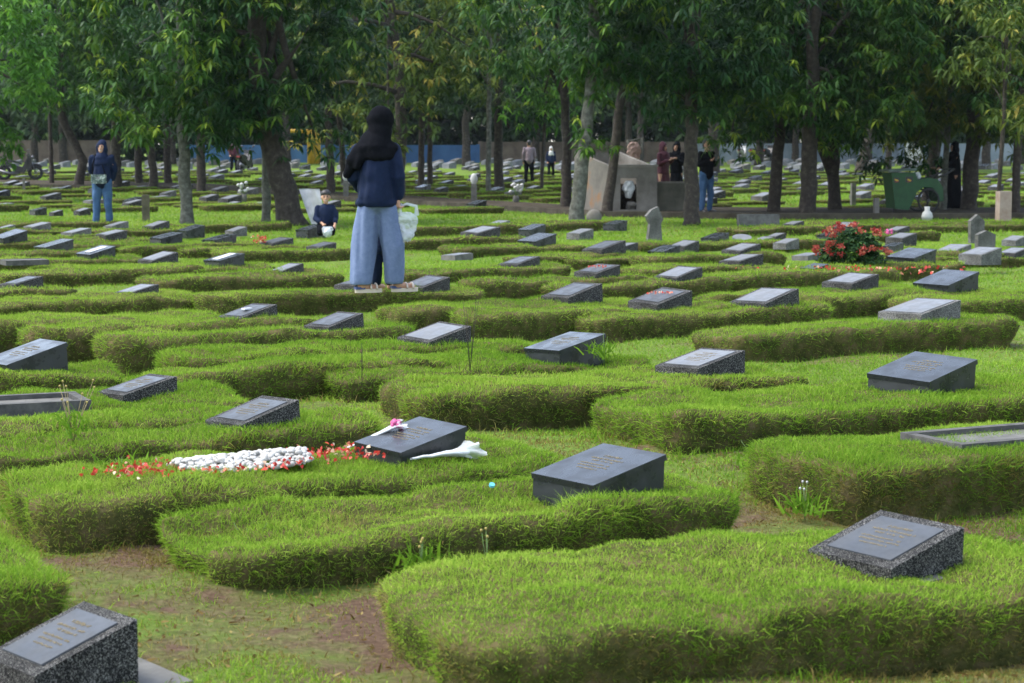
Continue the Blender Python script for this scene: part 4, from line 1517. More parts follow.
# cut the round ends of the trouser legs flat at the hem
V = np.empty(len(tr.vertices) * 3); tr.vertices.foreach_get("co", V); V = V.reshape(-1, 3)
lowm = V[:, 2] < .075
V[lowm, 2] = .075 + (V[lowm, 2] - .075) * .06
tr.vertices.foreach_set("co", V.ravel())
link("trousers", tr, woman)
hj = fused("hijab", [('e', (.035, .000, 1.535), (.122, .122, .128)), ('e', (.030, -.014, 1.44), (.108, .110, .12)), ('c', (.022, -.012, 1.40), (-.015, -.01, 1.285), .108, .160),
                     ('e', (-.02, -.02, 1.235), (.205, .150, .11)), ('e', (.10, -.01, 1.275), (.105, .115, .075)),
                     ('c', (-.07, -.05, 1.32), (-.20, -.03, 1.17), .085, .075), ('c', (-.20, -.03, 1.17), (-.265, .0, 1.05), .070, .035),
                     ('c', (-.10, -.09, 1.27), (-.17, -.09, 1.12), .07, .04)],
           .0095, M['black_cloth'], folds=[(.004, (7, 7, 1.2), 12), (.003, (2, 4, 8), 13)], smooth=8)
link("hijab", hj, woman)
for (hx, hy) in ((-.165, -.03), (.150, .095)):
    sandal(woman, (.93, .36), (hx - .03, hy, .012), 1.0)


# the clear carrier bag hanging from her hand
def bag_mesh(name, w_, h_, dpt, m, seed):
    """thin crumpled bag, gathered at the top, creased all over"""
    nu, nv = 56, 36
    V = []
    for j in range(nv + 1):
        t = j / nv
        k = math.sin(math.pi * min(1, .12 + .80 * t ** .75)) ** .6 if t < .999 else .2
        for i in range(nu):
            a = 2 * math.pi * i / nu
            V.append((math.cos(a) * w_ / 2 * k, math.sin(a) * dpt / 2 * k, -t * h_))
    V = np.array(V)
    nz = Noise(seed, 16, .7, 1.6)
    nz2 = Noise(seed + 1, 20, 1, 2.5)
    rdir = V / (np.linalg.norm(V * [1, 1, .3], axis=1)[:, None] + 1e-6)
    crease = np.abs(nz2(V * 11)) + .6 * np.abs(nz(V * 23 + 3))
    k = w_ / .23
    V = V + rdir * ((nz(V * 6) * .012 - crease * .011 + .008) * k)[:, None] * np.array([1, 1, .4])
    i = np.arange(nu)
    Q = np.concatenate([np.c_[j * nu + i, j * nu + (i + 1) % nu, (j + 1) * nu + (i + 1) % nu, (j + 1) * nu + i] for j in range(nv)])
    return mesh_np(name, V, [Q], [m])


hp = wp + Vector((.185, .03, .73))
bag = link("plastic_bag", bag_mesh("plastic_bag", .23, .27, .16, M['plastic'], 3), None, hp + Vector((.045, .02, -.035)))
tag(bag, "crumpled clear plastic carrier bag held by the walking woman", "plastic bag")
for q in (-1, 1):
    MB().tube([Vector((.055 * q + .02 + (.03 if q > 0 else 0), .02 * q, -.03)), Vector((.07 * q + .03, .01 * q, .05)), Vector((.02 * q, 0, .07)), Vector((-.045, -.01, .045))], [.022, .016, .012, .010], 7).build("handle", M['plastic'], bag)
MB().ball((-.03, 0, -.16), (.045, .035, .055), 10).ball((.045, .01, -.20), (.04, .035, .03), 10).build("wrapped_contents", M['paper'], bag)

# the small child stepping along in front of her, almost hidden
cp = wp + Vector((.02, .34, -.01))
ch = fused("person", head_prims((0, 0, .80), (.5, .86, 0), .82) + [('c', (0, 0, .66), (0, 0, .74), .035, .035), ('e', (0, 0, .58), (.10, .07, .11)), ('e', (0, 0, .44), (.09, .07, .10)),
    ('c', (.09, 0, .63), (.12, .02, .48), .03, .024), ('c', (.12, .02, .48), (.12, .07, .37), .024, .018), ('c', (-.09, 0, .63), (-.12, .02, .48), .03, .024), ('c', (-.12, .02, .48), (-.12, .07, .37), .024, .018),
    ('c', (.05, 0, .40), (.06, .02, .22), .05, .036), ('c', (.06, .02, .22), (.06, -.03, .05), .036, .025), ('c', (-.05, 0, .40), (-.06, .03, .22), .05, .036), ('c', (-.06, .03, .22), (-.06, .06, .05), .036, .025),
    ('c', (.06, -.03, .04), (.12, .03, .03), .026, .02), ('c', (-.06, .06, .04), (.0, .12, .03), .026, .02)]
    + hand_prims((.12, .07, .37), (0, .3, -1), (-1, 0, 0), .6) + hand_prims((-.12, .07, .37), (0, .3, -1), (1, 0, 0), .6), .008, M['skin'], smooth=3)
ch = link("person", ch, None, cp)
tag(ch, "small child in navy trousers mostly hidden in front of the walking woman", "person")
link("clothes", fused("clothes", [('e', (0, 0, .59), (.115, .085, .11)), ('c', (0, 0, .56), (0, 0, .42), .10, .10), ('c', (.09, 0, .63), (.12, .02, .49), .042, .036), ('c', (-.09, 0, .63), (-.12, .02, .49), .042, .036),
      ('c', (.05, 0, .40), (.06, .02, .22), .062, .05), ('c', (.06, .02, .22), (.06, -.03, .09), .05, .045), ('c', (-.05, 0, .40), (-.06, .03, .22), .062, .05), ('c', (-.06, .03, .22), (-.06, .06, .09), .05, .045)], .009, M['navy'], folds=[(.004, (9, 9, 4), 3)]), ch)
link("hair", fused("hair", [('e', (0, -.012, .83), (.068, .072, .075))], .008, M['hair']), ch)


def person(loc, rotz, s, label, top, bottom, head=None, pose='stand', bag=False, dress=False, smile=False, grp=None):
    """figure facing -Y before rotation; parts: top, trousers or skirt, hijab or hair"""
    f = Vector((0, -1, 0))
    if pose == 'phone':
        arms = [((.17, 0, 1.33), (.21, -.02, 1.08), (.10, -.24, 1.22)), ((-.17, 0, 1.33), (-.21, -.02, 1.08), (-.08, -.24, 1.18))]
    elif pose == 'push':
        arms = [((.17, 0, 1.33), (.20, -.18, 1.12), (.16, -.42, 1.02)), ((-.17, 0, 1.33), (-.20, -.18, 1.12), (-.16, -.42, 1.02))]
    elif pose == 'back':
        arms = [((.18, 0, 1.33), (.225, .08, 1.08), (.16, .14, .90)), ((-.18, 0, 1.33), (-.225, .08, 1.08), (-.16, .14, .90))]
    else:
        arms = [((.17, 0, 1.33), (.22, .01, 1.07), (.21, -.06, .85)), ((-.17, 0, 1.33), (-.22, .01, 1.07), (-.21, -.06, .85))]
    hc = (0, -.015, 1.52)
    legs = [((.09, 0, .86), (.11, -.02, .47), (.13, .02, .08)), ((-.09, 0, .86), (-.11, -.02, .47), (-.13, .0, .08))]
    pr = head_prims(hc, f) + [('c', (0, 0, 1.36), (0, -.005, 1.45), .05, .05), ('e', (0, 0, 1.24), (.165, .10, .14)), ('e', (0, 0, 1.06), (.14, .095, .14)), ('e', (0, 0, .90), (.165, .11, .12))]
    for a, b, c in arms:
        pr += [('c', a, b, .048, .038), ('c', b, c, .037, .027)]
        d = Vector(c) - Vector(b)
        pr += hand_prims(c, d, (-1 if c[0] > 0 else 1, -.3, .2), 1.0, .5)
    for a, b, c in legs:
        pr += [('c', a, b, .085, .055), ('c', b, c, .052, .034), ('c', (c[0], c[1], .045), (c[0] * 1.1, c[1] - .16, .035), .036, .030)]
    o = link("person", fused("person", pr, .013, M['skin'], smooth=3), None, loc, rotz)
    o.scale = (s, s, s)
    tag(o, label, "person", grp)
    tp = [('e', (0, 0, 1.25), (.185, .125, .14)), ('c', (0, 0, 1.20), (0, 0, .90), .148, .165), ('e', (0, 0, .86), (.178, .135, .08))]
    for a, b, c in arms:
        bb = Vector(b).lerp(Vector(c), .9)
        tp += [('c', a, b, .064, .058), ('c', b, bb, .056, .045)]
    link("top", fused("top", tp, .013, M[top], folds=[(.006, (8, 8, 3), 4)]), o)
    if dress:
        link("skirt", fused("skirt", [('c', (0, 0, .92), (0, 0, .16), .15, .23), ('e', (0, 0, .90), (.17, .13, .1))], .015, M[bottom], folds=[(.012, (6, 6, .8), 5)]), o)
    else:
        bt = [('e', (0, 0, .88), (.172, .128, .12))]
        for a, b, c in legs:
            cc = Vector(b).lerp(Vector(c), .98)
            bt += [('c', a, b, .105, .076), ('c', b, cc, .075, .062)]
        link("trousers", fused("trousers", bt, .013, M[bottom], folds=[(.005, (8, 8, 5), 5)]), o)
    for a, b, c in legs:
        MB().ball((c[0] * 1.05, c[1] - .07, .035), (.05, .135, .047), 12).build("shoe", M['bike_black'], o)
    if head:
        link("hijab", fused("hijab", [('e', (0, .014, 1.552), (.104, .100, .118)), ('e', (0, .022, 1.46), (.108, .095, .13)), ('c', (0, .0, 1.395), (0, -.01, 1.30), .085, .145), ('e', (0, -.03, 1.24), (.165, .135, .12)), ('e', (0, -.045, 1.375), (.095, .075, .055)), ('e', (.068, -.015, 1.50), (.035, .055, .10)), ('e', (-.068, -.015, 1.50), (.035, .055, .10))],
                            .012, M[head], folds=[(.005, (5, 5, 6), 6)]), o)
    else:
        link("hair", fused("hair", [('e', (0, .018, 1.565), (.084, .084, .085)), ('e', (0, .04, 1.52), (.078, .06, .08))], .012, M['hair']), o)
    face_parts(o, hc, f, 1.0, smile)
    return o


# smiling woman far off
p = at(103, 226, .06); p.z = gz(p.y) + .02
pw = person(p, R(-4), 1.0, "smiling woman in navy hijab and jeans with a patterned sling bag", 'navy', 'jeans', 'navy', 'back', smile=True)
sb = MB().box((0, 0, 0), (.27, .09, .17)).bevel(.02, 2).build("sling_bag", M['white'], None, p + Vector((-.02, -.21, .93)), R(-4))
sb.data.materials[0] = noisy('patterned_bag', [(0.42, (0.03, 0.05, 0.045)), (0.52, (0.10, 0.14, 0.12)), (0.6, (0.35, 0.40, 0.36))], scale=14, rough=.6)
tag(sb, "small patterned sling bag on the smiling woman's front", "bag")
MB().tube([Vector((-.12, .0, .08)), Vector((-.13, .08, .28)), Vector((-.09, .13, .46)), Vector((.0, .12, .40)), Vector((.12, .02, .08))], .012, 6).build("strap", M['black_cloth'], sb)
MB().box((0, -.047, .02), (.07, .006, .035)).build("clasp", M['metal'], sb)

# kneeling boy with a bag of water
p = at(326, 231, .16); p.z = gz(p.y) + .06
s_ = 1.0
pr = head_prims((0, -.02, .66), (0, -1, -.05), .92) + [('c', (0, 0, .52), (0, -.01, .60), .038, .038), ('e', (0, 0, .42), (.12, .085, .12)), ('e', (0, .02, .27), (.11, .09, .11)),
      ('c', (.12, 0, .48), (.17, -.03, .31), .036, .030), ('c', (.17, -.03, .31), (.14, -.15, .19), .029, .021), ('c', (-.12, 0, .48), (-.17, -.04, .31), .036, .030), ('c', (-.17, -.04, .31), (-.05, -.17, .22), .029, .021),
      ('c', (.07, .02, .20), (.09, -.20, .10), .07, .05), ('c', (.09, -.20, .10), (.10, .06, .05), .045, .03), ('c', (-.07, .02, .20), (-.09, -.20, .10), .07, .05), ('c', (-.09, -.20, .10), (-.10, .06, .05), .045, .03),
      ('c', (.10, .06, .05), (.10, .16, .04), .03, .022), ('c', (-.10, .06, .05), (-.10, .16, .04), .03, .022)]
pr += hand_prims((.14, -.15, .19), (-.1, -.6, -.5), (-1, 0, .2), .75) + hand_prims((-.05, -.17, .22), (.3, -.6, -.4), (1, 0, .2), .75)
boy = link("person", fused("person", pr, .010, M['skin'], smooth=3), None, p, R(6))
boy.scale = (s_, s_, s_)
tag(boy, "smiling boy in a dark navy shirt kneeling beside the thick leaning tree", "person")
link("shirt", fused("shirt", [('e', (0, 0, .43), (.142, .105, .12)), ('c', (0, 0, .40), (0, .02, .24), .118, .122), ('c', (.12, 0, .48), (.17, -.03, .31), .054, .05), ('c', (.17, -.03, .31), (.155, -.09, .25), .048, .044),
      ('c', (-.12, 0, .48), (-.17, -.04, .31), .054, .05), ('c', (-.17, -.04, .31), (-.11, -.11, .26), .048, .044)], .011, M['navy'], folds=[(.005, (9, 9, 5), 3)]), boy)
link("trousers", fused("trousers", [('e', (0, .03, .21), (.13, .11, .08)), ('c', (.07, .02, .20), (.09, -.20, .11), .082, .064), ('c', (.09, -.20, .11), (.10, .04, .06), .062, .045), ('c', (-.07, .02, .20), (-.09, -.20, .11), .082, .064), ('c', (-.09, -.20, .11), (-.10, .04, .06), .062, .045)], .011, M['black_cloth'], folds=[(.004, (9, 9, 5), 3)]), boy)
link("hair", fused("hair", [('e', (0, -.004, .722), (.086, .090, .066)), ('e', (0, .022, .68), (.084, .070, .085))], .009, M['hair']), boy)
face_parts(boy, (0, -.02, .66), (0, -1, -.05), .92, True)
wb = link("water_bag", bag_mesh("water_bag", .20, .17, .16, M['plastic'], 8), None, p + Vector((.05, -.24, .185)))
tag(wb, "round clear plastic bag in the kneeling boy's hands", "plastic bag")
MB().ball((0, 0, -.085), (.072, .06, .06), 12).build("wrapped_contents", M['paper'], wb)

# people near the bin, by the cart and far away
p = at(706, 213, .03); person(p, R(35), 1.03, "man in a black jacket and jeans looking at his phone", 'black_cloth', 'jeans', None, 'phone')
ph = MB().box((0, 0, 0), (.08, .02, .15)).bevel(.006, 2).build("phone", M['bike_black'], None, p + Matrix.Rotation(R(35), 3, 'Z') @ Vector((.01, -.33, 1.28)), R(35))
tag(ph, "small dark phone held up by the man in black", "phone")
p = at(663, 206, .03); person(p, R(50), 1.0, "woman in a maroon hijab behind the low concrete wall", 'maroon', 'maroon', 'maroon', 'phone', dress=True)
p = at(676, 205, .03); person(p, R(-25), 1.0, "woman in a black hijab behind the low concrete wall", 'black_cloth', 'black_cloth', 'black_cloth', 'phone', dress=True)
p = at(953, 210, .03); person(p, R(-80), 1.0, "person in black robe and hijab holding the green cart's handle", 'black_cloth', 'black_cloth', 'black_cloth', 'push', dress=True)
p = at(529, 184, .03); person(p, R(185), 1.0, "far off person in a mauve top and dark trousers", 'mauve', 'black_cloth', None)
p = at(551, 178, .03); person(p, R(10), .8, "far off person with a white headscarf near the bushy tree", 'navy', 'black_cloth', 'white')
p = at(234, 172, .03); person(p, R(20), .95, "far off person in a pale scarf and dark red top beside a dark motorbike", 'maroon', 'black_cloth', 'mauve')


# ------------------------------------------------------------------ motorcycles
def motorcycle(loc, rotz, body, label, cat="motorcycle"):
    o = link("motorcycle", None, None, loc, rotz)
    tag(o, label, cat, "parked motorcycles")
    for x in (-.62, .62):
        w_ = MB().torus((x, 0, .29), .235, .062, 'Y').build("wheel", M['rubber'], o)
        rm = MB(); rm.torus((x, 0, .29), .20, .014, 'Y', 20, 6); rm.disc((x, 0, .29), .055, .09)
        for k in range(6):
            a = k * math.pi / 3
            rm.tube([(x, 0, .29), (x + .2 * math.cos(a), 0, .29 + .2 * math.sin(a))], .010, 6)
        rm.build("rim", M['metal'], w_)
    b = MB()
    b.prism([(-.72, .62), (-.30, .48), (-.15, .30), (.20, .28), (.30, .45), (.42, .78), (.30, .86), (.12, .52), (-.20, .60), (-.40, .70), (-.78, .76)], -.17, .17)
    b.bevel(.03, 2)
    b.build("body", body, o)
    fs = MB(); fs.prism([(.30, .42), (.46, .40), (.50, .80), (.40, 1.00), (.32, .96)], -.17, .17); fs.bevel(.03, 2)
    fs.build("leg_shield", body, o)
    st = MB(); st.prism([(-.74, .77), (-.40, .71), (-.05, .66), (.10, .60), (.08, .70), (-.25, .80), (-.74, .84)], -.12, .12); st.bevel(.02, 2)
    st.build("seat", M['bike_black'], o)
    MB().tube([(-.62, .07, .29), (-.2, .1, .30), (.0, .1, .30)], .05, 8).build("swing_arm", M['metal'], o)
    MB().tube([(-.85, -.12, .40), (-.4, -.13, .27), (-.05, -.12, .24)], [.055, .05, .03], 10).build("exhaust", M['metal'], o)
    for q in (-1, 1):
        MB().tube([(.62, .075 * q, .29), (.44, .075 * q, .82)], .025, 8).build("fork", M['metal'], o)
    fd = MB()
    fd.tube([(.62 + .33 * math.cos(a), 0, .29 + .33 * math.sin(a)) for a in [R(40 + 12 * k) for k in range(10)]], .05, 8)
    fd.build("mudguard", body, o)
    hb = MB().tube([(.30, -.34, .98), (.38, -.12, 1.03), (.40, 0, 1.0), (.38, .12, 1.03), (.30, .34, .98)], .018, 8).build("handlebar", M['bike_black'], o)
    for q in (-1, 1):
        MB().tube([(.36, .22 * q, 1.02), (.36, .27 * q, 1.16)], .008, 6).ball((.355, .28 * q, 1.19), (.02, .07, .045), 10).build("mirror", M['bike_black'], hb)
    MB().ball((.50, 0, .90), (.05, .10, .075), 12).build("headlight", M['metal'], o)
    MB().box((-.80, 0, .72), (.05, .16, .07)).bevel(.01, 1).build("tail_light", M['bike_red'], o)
    return o


mo = motorcycle(at(20, 180, .06), R(8), M['bike_black'], "black and red motorcycle parked by the far picture edge")
MB().prism([(.0, .31), (.2, .29), (.28, .44), (.1, .50)], -.142, .142).build("side_panel", M['bike_red'], mo)
motorcycle(at(742, 162, .05), R(70), M['bike_white'], "white motorcycle parked facing out beyond the man in black")
motorcycle(at(756, 162, .05), R(58), M['bike_yellow'], "black and lime motorcycle in the far parked row")
motorcycle(at(768, 162, .05), R(62), M['bike_black'], "black motorcycle at the end of the far parked row")
motorcycle(at(245, 172, .05), R(75), M['bike_black'], "dark motorcycle seen end on behind a thin trunk")
motorcycle(at(899, 160, .05), R(15), M['bike_white'], "pale motorcycle far behind the green cart")

# ------------------------------------------------------------------ vendor cart
cp_ = at(912, 213, .04)
k0 = ppm(cp_)
cart = link("vendor_cart", None, None, cp_, R(8))
cart.scale = (.88, .88, .95)
tag(cart, "green wooden push cart with a lidded box parked under the trees", "cart")
b = MB()
b.prism([(-.70, .98), (-.58, .12), (-.22, .08), (-.08, .34), (.0, .52), (.18, .63), (.40, .62), (.55, .50), (.62, .28), (.72, .30), (.70, .62), (.55, .82), (.30, .86), (.02, .80), (-.06, .98)], -.36, .36)
b.bevel(.012, 2)
b.build("body", M['green_paint'], cart)
MB().prism([(-.78, 1.0), (-.04, 1.03), (-.03, 1.08), (-.78, 1.05)], -.42, .42).build("lid", noisy('weathered_lid', [(.3, (.07, .10, .08)), (.7, (.14, .18, .15))], scale=4), cart)
MB().box((-.56, -.366, .80), (.15, .008, .12)).build("painted_panel", M['bike_black'], cart)
MB().box((-.22, -.366, .82), (.20, .008, .13)).build("painted_panel", M['bike_black'], cart)
for x_, c_ in ((-.56, 'yellow'), (-.22, 'yellow')):
    MB().box((x_, -.373, .80), (.10, .005, .035), M=Matrix.Rotation(.35, 4, 'Y')).build("painted_flourish", M[c_], cart)
    MB().box((x_, -.373, .765), (.09, .005, .018), M=Matrix.Rotation(-.25, 4, 'Y')).build("painted_flourish", M['bike_red'], cart)
for q in (-1, 1):
    wv = MB().torus((.30, .40 * q, .31), .28, .022, 'Y', 28, 8).build("wheel", M['rubber'], cart)
    rm = MB(); rm.torus((.30, .40 * q, .31), .255, .012, 'Y', 24, 6); rm.disc((.30, .40 * q, .31), .035, .06)
    for k in range(12):
        a = k * math.pi / 6
        rm.tube([(.30, .40 * q, .31), (.30 + .255 * math.cos(a), .40 * q, .31 + .255 * math.sin(a))], .006, 5)
    rm.build("rim", M['bike_black'], wv)
hd = MB()
for q in (-1, 1):
    hd.tube([(.45, .30 * q, .84), (.78, .30 * q, .93), (1.00, .30 * q, 1.06)], .022, 8)
hd.tube([(1.0, -.34, 1.06), (1.0, .34, 1.06)], .024, 8)
hd.build("handle", M['bike_black'], cart)
MB().tube([(-.50, .0, .12), (-.50, 0, .0)], .025, 8).build("prop_leg", M['bike_black'], cart)
bg_ = link("sack", bag_mesh("sack", .24, .20, .18, M['paper'], 21), None, cp_ + Vector((.06, -.10, .93)))
tag(bg_, "pale sack lying on top of the green cart", "sack")

# ------------------------------------------------------------------ concrete bin
bp_ = at(611, 213, .03)
bt = link("waste_bin", None, None, bp_, R(6))
tag(bt, "stained concrete waste enclosure with a square opening and sloping side walls", "waste bin")
Wb, Db, H0, H1, tk = 1.08, 1.75, 1.06, 1.42, .09
fm_ = MB()                                     # front wall with its opening, built as four flush pieces of one wall
x0, x1, z0, z1 = .22, .60, .08, .80
fm_.box(((x0) / 2, tk / 2, H0 / 2 - .05), (x0, tk, H0 + .1))
fm_.box(((x1 + Wb) / 2, tk / 2, H0 / 2 - .05), (Wb - x1, tk, H0 + .1))
fm_.box(((x0 + x1) / 2, tk / 2, (z1 + H0) / 2), (x1 - x0, tk, H0 - z1))
fm_.box(((x0 + x1) / 2, tk / 2, z0 / 2 - .05), (x1 - x0, tk, z0 + .1))
bmesh.ops.remove_doubles(fm_.bm, verts=fm_.bm.verts[:], dist=.0005)
fm_.build("front_wall", M['concrete'], bt)
stain = noisy('rust_stained_concrete', [(0.36, (0.085, 0.08, 0.068)), (0.55, (0.13, 0.12, 0.10)), (0.66, (0.19, 0.105, 0.05)), (.8, (.20, .09, .035))], scale=1.4, rough=.9, bump=.3, bscale=30)
SH = -.62                                      # the side walls run back and out to the near side
for (xa, m_) in ((0, stain), (Wb - tk, M['concrete'])):
    sw = MB()
    ya, yb = tk + .002, Db
    sw.hexa([(xa, ya, -.1), (xa + tk, ya, -.1), (xa + tk + SH, yb, -.1), (xa + SH, yb, -.1), (xa, ya, H0 + .004), (xa + tk, ya, H0 + .004), (xa + tk + SH, yb, H1), (xa + SH, yb, H1)])
    sw.build("side_wall", m_, bt)
bw = MB(); bw.hexa([(SH + tk + .002, Db - tk, -.1), (Wb - tk + SH - .002, Db - tk, -.1), (Wb - tk + SH - .002, Db, -.1), (SH + tk + .002, Db, -.1), (SH + tk + .002, Db - tk, H1 - .03), (Wb - tk + SH - .002, Db - tk, H1 - .03), (Wb - tk + SH - .002, Db, H1 - .03), (SH + tk + .002, Db, H1 - .03)])
bw.build("back_wall", M['concrete'], bt)
rh = link("rubbish_heap", bag_mesh("rubbish_heap", 1.0, .62, .8, noisy('darkening_rubbish', [(.3, (.01, .01, .008)), (.6, (.04, .03, .02)), (.8, (.10, .09, .07))], scale=18, rough=.9), 77), None, bp_ + Matrix.Rotation(R(6), 3, 'Z') @ Vector((.36, .80, .66)))  # dark fill added so the bin's inside looks shaded
tag(rh, "dark heap of rubbish and leaves inside the concrete bin", "rubbish heap")
cpg = MB(); cpg.box((Wb / 2, tk / 2, H0 + .03), (Wb + .04, tk + .05, .05)); cpg.bevel(.008, 1)
cpg.build("coping", M['concrete'], bt)
pc = bp_ + Vector((.42, .16, 0))
for k, (dx, dz, sx) in enumerate(((.0, .74, .27), (.06, .26, .26))):
    o = link("rubbish_bag", bag_mesh("rubbish_bag", sx, .40 if k == 0 else .24, .22, M['paper'] if k == 0 else M['grey'], 31 + k), None, pc + Vector((dx, -.02, dz)))
    tag(o, ("white rubbish bag hanging in the concrete bin's opening", "grey rubbish bag at the foot of the concrete bin's opening")[k], "rubbish bag")
lw = at(684, 210, .03)
l0_ = bp_ + Matrix.Rotation(R(6), 3, 'Z') @ Vector((Wb + .03, .25, 0))
mbw = MB(); mbw.box((.38, .06, .30), (.76, .12, .76)); mbw.bevel(.01, 1)
o = mbw.build("low_wall", noisy('mossy_concrete', [(.3, (.05, .05, .035)), (.7, (.14, .13, .10))], scale=3, rough=.95, bump=.3), None, l0_, R(3))
MB().box((.38, .06, .70), (.80, .16, .04)).bevel(.006, 1).build("coping", M['concrete'], o)
tag(o, "low mossy concrete wall joined to the concrete bin", "wall")
fr0 = at(624, 206, .03)
fr = MB()
fr.tube([(0, 0, 0), (0, 0, 1.72)], .035, 6); fr.tube([(.38, 0, 0), (.36, 0, 1.75)], .04, 6); fr.tube([(-.05, 0, 1.66), (.42, 0, 1.76)], .03, 6)
o = fr.build("pole_frame", M['bark_pale'], None, fr0 + Vector((.15, .9, 0)))
tag(o, "rough pole frame standing behind the concrete bin", "frame")
cl = link("cloth", bag_mesh("cloth", .34, .62, .10, noisy('pinkish_cloth', [(.3, (.30, .16, .13)), (.7, (.5, .36, .30))], scale=6), 41), None, fr0 + Vector((.30, .86, 1.66)))
tag(cl, "pinkish cloth hung on the pole frame behind the bin", "cloth")

# grey sheet propped by the thick tree
tp_ = at(309, 224, .10)
def sheet(w_, h_, seed, m):
    nu, nv = 16, 20
    g = np.array([(u / nu, v / nv) for v in range(nv + 1) for u in range(nu + 1)])
    nz = Noise(seed, 14, .5, 2.0)
    x = (g[:, 0] - .5) * w_ * (1 - .25 * (1 - g[:, 1])) + .30 * h_ * (1 - g[:, 1]) - .0
    z = g[:, 1] * h_
    y = .10 * np.sin(g[:, 0] * 5) * (.4 + .6 * g[:, 1]) + nz(g * 2.2) * .018 + .15 * g[:, 1] ** 2
    V = np.c_[x, y, z]
    i, j = np.meshgrid(np.arange(nu), np.arange(nv)); a = (j * (nu + 1) + i).ravel()
    Q = np.c_[a, a + 1, a + nu + 2, a + nu + 1]
    n = len(V); V2 = V + np.array([0, .012, 0])
    B = [k for k in range(nu)]
    rim = []
    for k in range(nu):
        rim += [(k, k + 1, k + 1 + n, k + n), (nv * (nu + 1) + k + 1, nv * (nu + 1) + k, nv * (nu + 1) + k + n, nv * (nu + 1) + k + 1 + n)]
    for k in range(nv):
        p_, q_ = k * (nu + 1), (k + 1) * (nu + 1)
        rim += [(q_, p_, p_ + n, q_ + n), (p_ + nu, q_ + nu, q_ + nu + n, p_ + nu + n)]
    return mesh_np("sheet", np.r_[V, V2], [Q, (Q + n)[:, ::-1], np.array(rim)], [m], smooth=True)


o = link("tarpaulin", sheet(.40, .66, 5, noisy('grey_sheet', [(.3, (.30, .30, .30)), (.7, (.46, .46, .45))], scale=5)), None, tp_)
tag(o, "pale grey sheet propped between the thick tree and the boy", "sheet")

# ------------------------------------------------------------------ small upright headstones and posts
def headstone(p, w_, h_, t_, m, label, kind="point", rotz=.2):
    mb = MB()
    if kind == "point":
        mb.prism([(-w_ / 2, -.05), (w_ / 2, -.05), (w_ / 2 * 1.05, h_ * .68), (w_ * .55, h_ * .74), (0, h_), (-w_ * .55, h_ * .74), (-w_ / 2 * 1.05, h_ * .68)], -t_ / 2, t_ / 2)
    elif kind == "post":
        mb.box((0, 0, h_ / 2 - .05), (w_, t_, h_ + .1))
    else:
        mb.prism([(-w_ / 2, -.05), (w_ / 2, -.05), (w_ * .4, h_ * .45), (w_ * .55, h_ * .6), (w_ * .2, h_), (-w_ * .25, h_ * .9), (-w_ * .6, h_ * .7), (-w_ * .35, h_ * .45)], -t_ / 2, t_ / 2)
    mb.bevel(.012, 2)
    o = mb.build("headstone" if kind != "post" else "stone_post", m, None, p, rotz)
    return tag(o, label, "headstone" if kind != "post" else "post")


headstone(at(976, 240, .1), .22, .40, .10, M['terrazzo_pale'], "taller of two pointed grey headstones")
headstone(at(985, 247, .1), .26, .24, .12, M['terrazzo_pale'], "shorter of two pointed grey headstones")
headstone(at(654, 238, .1), .24, .50, .14, M['terrazzo_pale'], "crooked dark headstone standing before the low mossy wall", "odd")
headstone(at(1003, 226, .05), .24, .66, .20, noisy('weathered_post', [(.3, (.22, .15, .11)), (.7, (.34, .28, .23))], scale=5), "tall weathered concrete post at the path's edge", "post")
headstone(at(876, 214, .05), .11, .36, .11, M['concrete'], "small pale post before the green cart's front", "post")
headstone(at(146, 219, .05), .16, .50, .13, noisy('mossy_post', [(.3, (.06, .055, .035)), (.7, (.15, .13, .09))], scale=6), "mossy stump like post right of the standing woman", "post")
headstone(at(24, 191, .05), .08, .42, .08, M['concrete'], "thin pale post below the parked motorcycle", "post")
headstone(at(853, 204, .05), .12, .55, .12, M['grey'], "grey post between forked tree and cart", "post")
def lantern_post(p, label):
    o = MB().box((0, 0, .24), (.15, .12, .58)).bevel(.01, 1).build("grave_post", M['grey'], None, p)
    MB().ball((0, 0, .66), (.095, .05, .15), 14).build("finial", M['white'], o)
    tag(o, label, "grave post", "grave posts with white finials")
lantern_post(at(474, 204, .05), "grave post with white pointed finial right of the walking woman")
lantern_post(at(346, 199, .05), "grave post with white finial half hidden by the black hijab")
def vase_flowers(p, label, n=14):
    o = MB().tube([(0, 0, -.02), (0, 0, .10), (0, 0, .2)], [.07, .09, .06], 12).build("flower_vase", M['grey'], None, p)
    r = random.Random(int(p.x * 100))
    b = MB(); st = MB()
    for k in range(n):
        q = Vector((r.uniform(-.16, .16), r.uniform(-.12, .12), r.uniform(.28, .52)))
        b.ball(q, (.05, .05, .045), 8)
        st.tube([(0, 0, .18), q], .007, 5)
    b.build("blossoms", M['white'], o); st.build("stems", M['stem'], o)
    tag(o, label, "flower vase", "grave vases with white flowers")
vase_flowers(at(516, 203, .05), "vase of white flowers on the far lawn past the leaning finial post")
vase_flowers(at(244, 201, .05), "vase of white flowers beyond the slim pale trunk", 9)
o = MB().tube([(0, 0, -.03), (0, 0, .05), (0, 0, .13), (0, 0, .18), (0, 0, .26)], [.10, .12, .10, .05, .06], 14).build("jar", M['white'], None, at(927, 219, .04))
tag(o, "little white jar standing on the path by the cart", "jar")
o = MB().ball((0, 0, .1), (.16, .12, .16), 14).build("boulder", M['concrete'], None, at(594, 222, .02))
tag(o, "rounded pale stone at the lichen pale tree's foot", "stone")
o = MB().disc((0, 0, .0), .15, .03, 'Z', 24).bevel(.008, 1).build("round_slab", M['plate_pale'], None, at(742, 238, .13) , 0)
o.rotation_euler = (R(16), 0, 0)
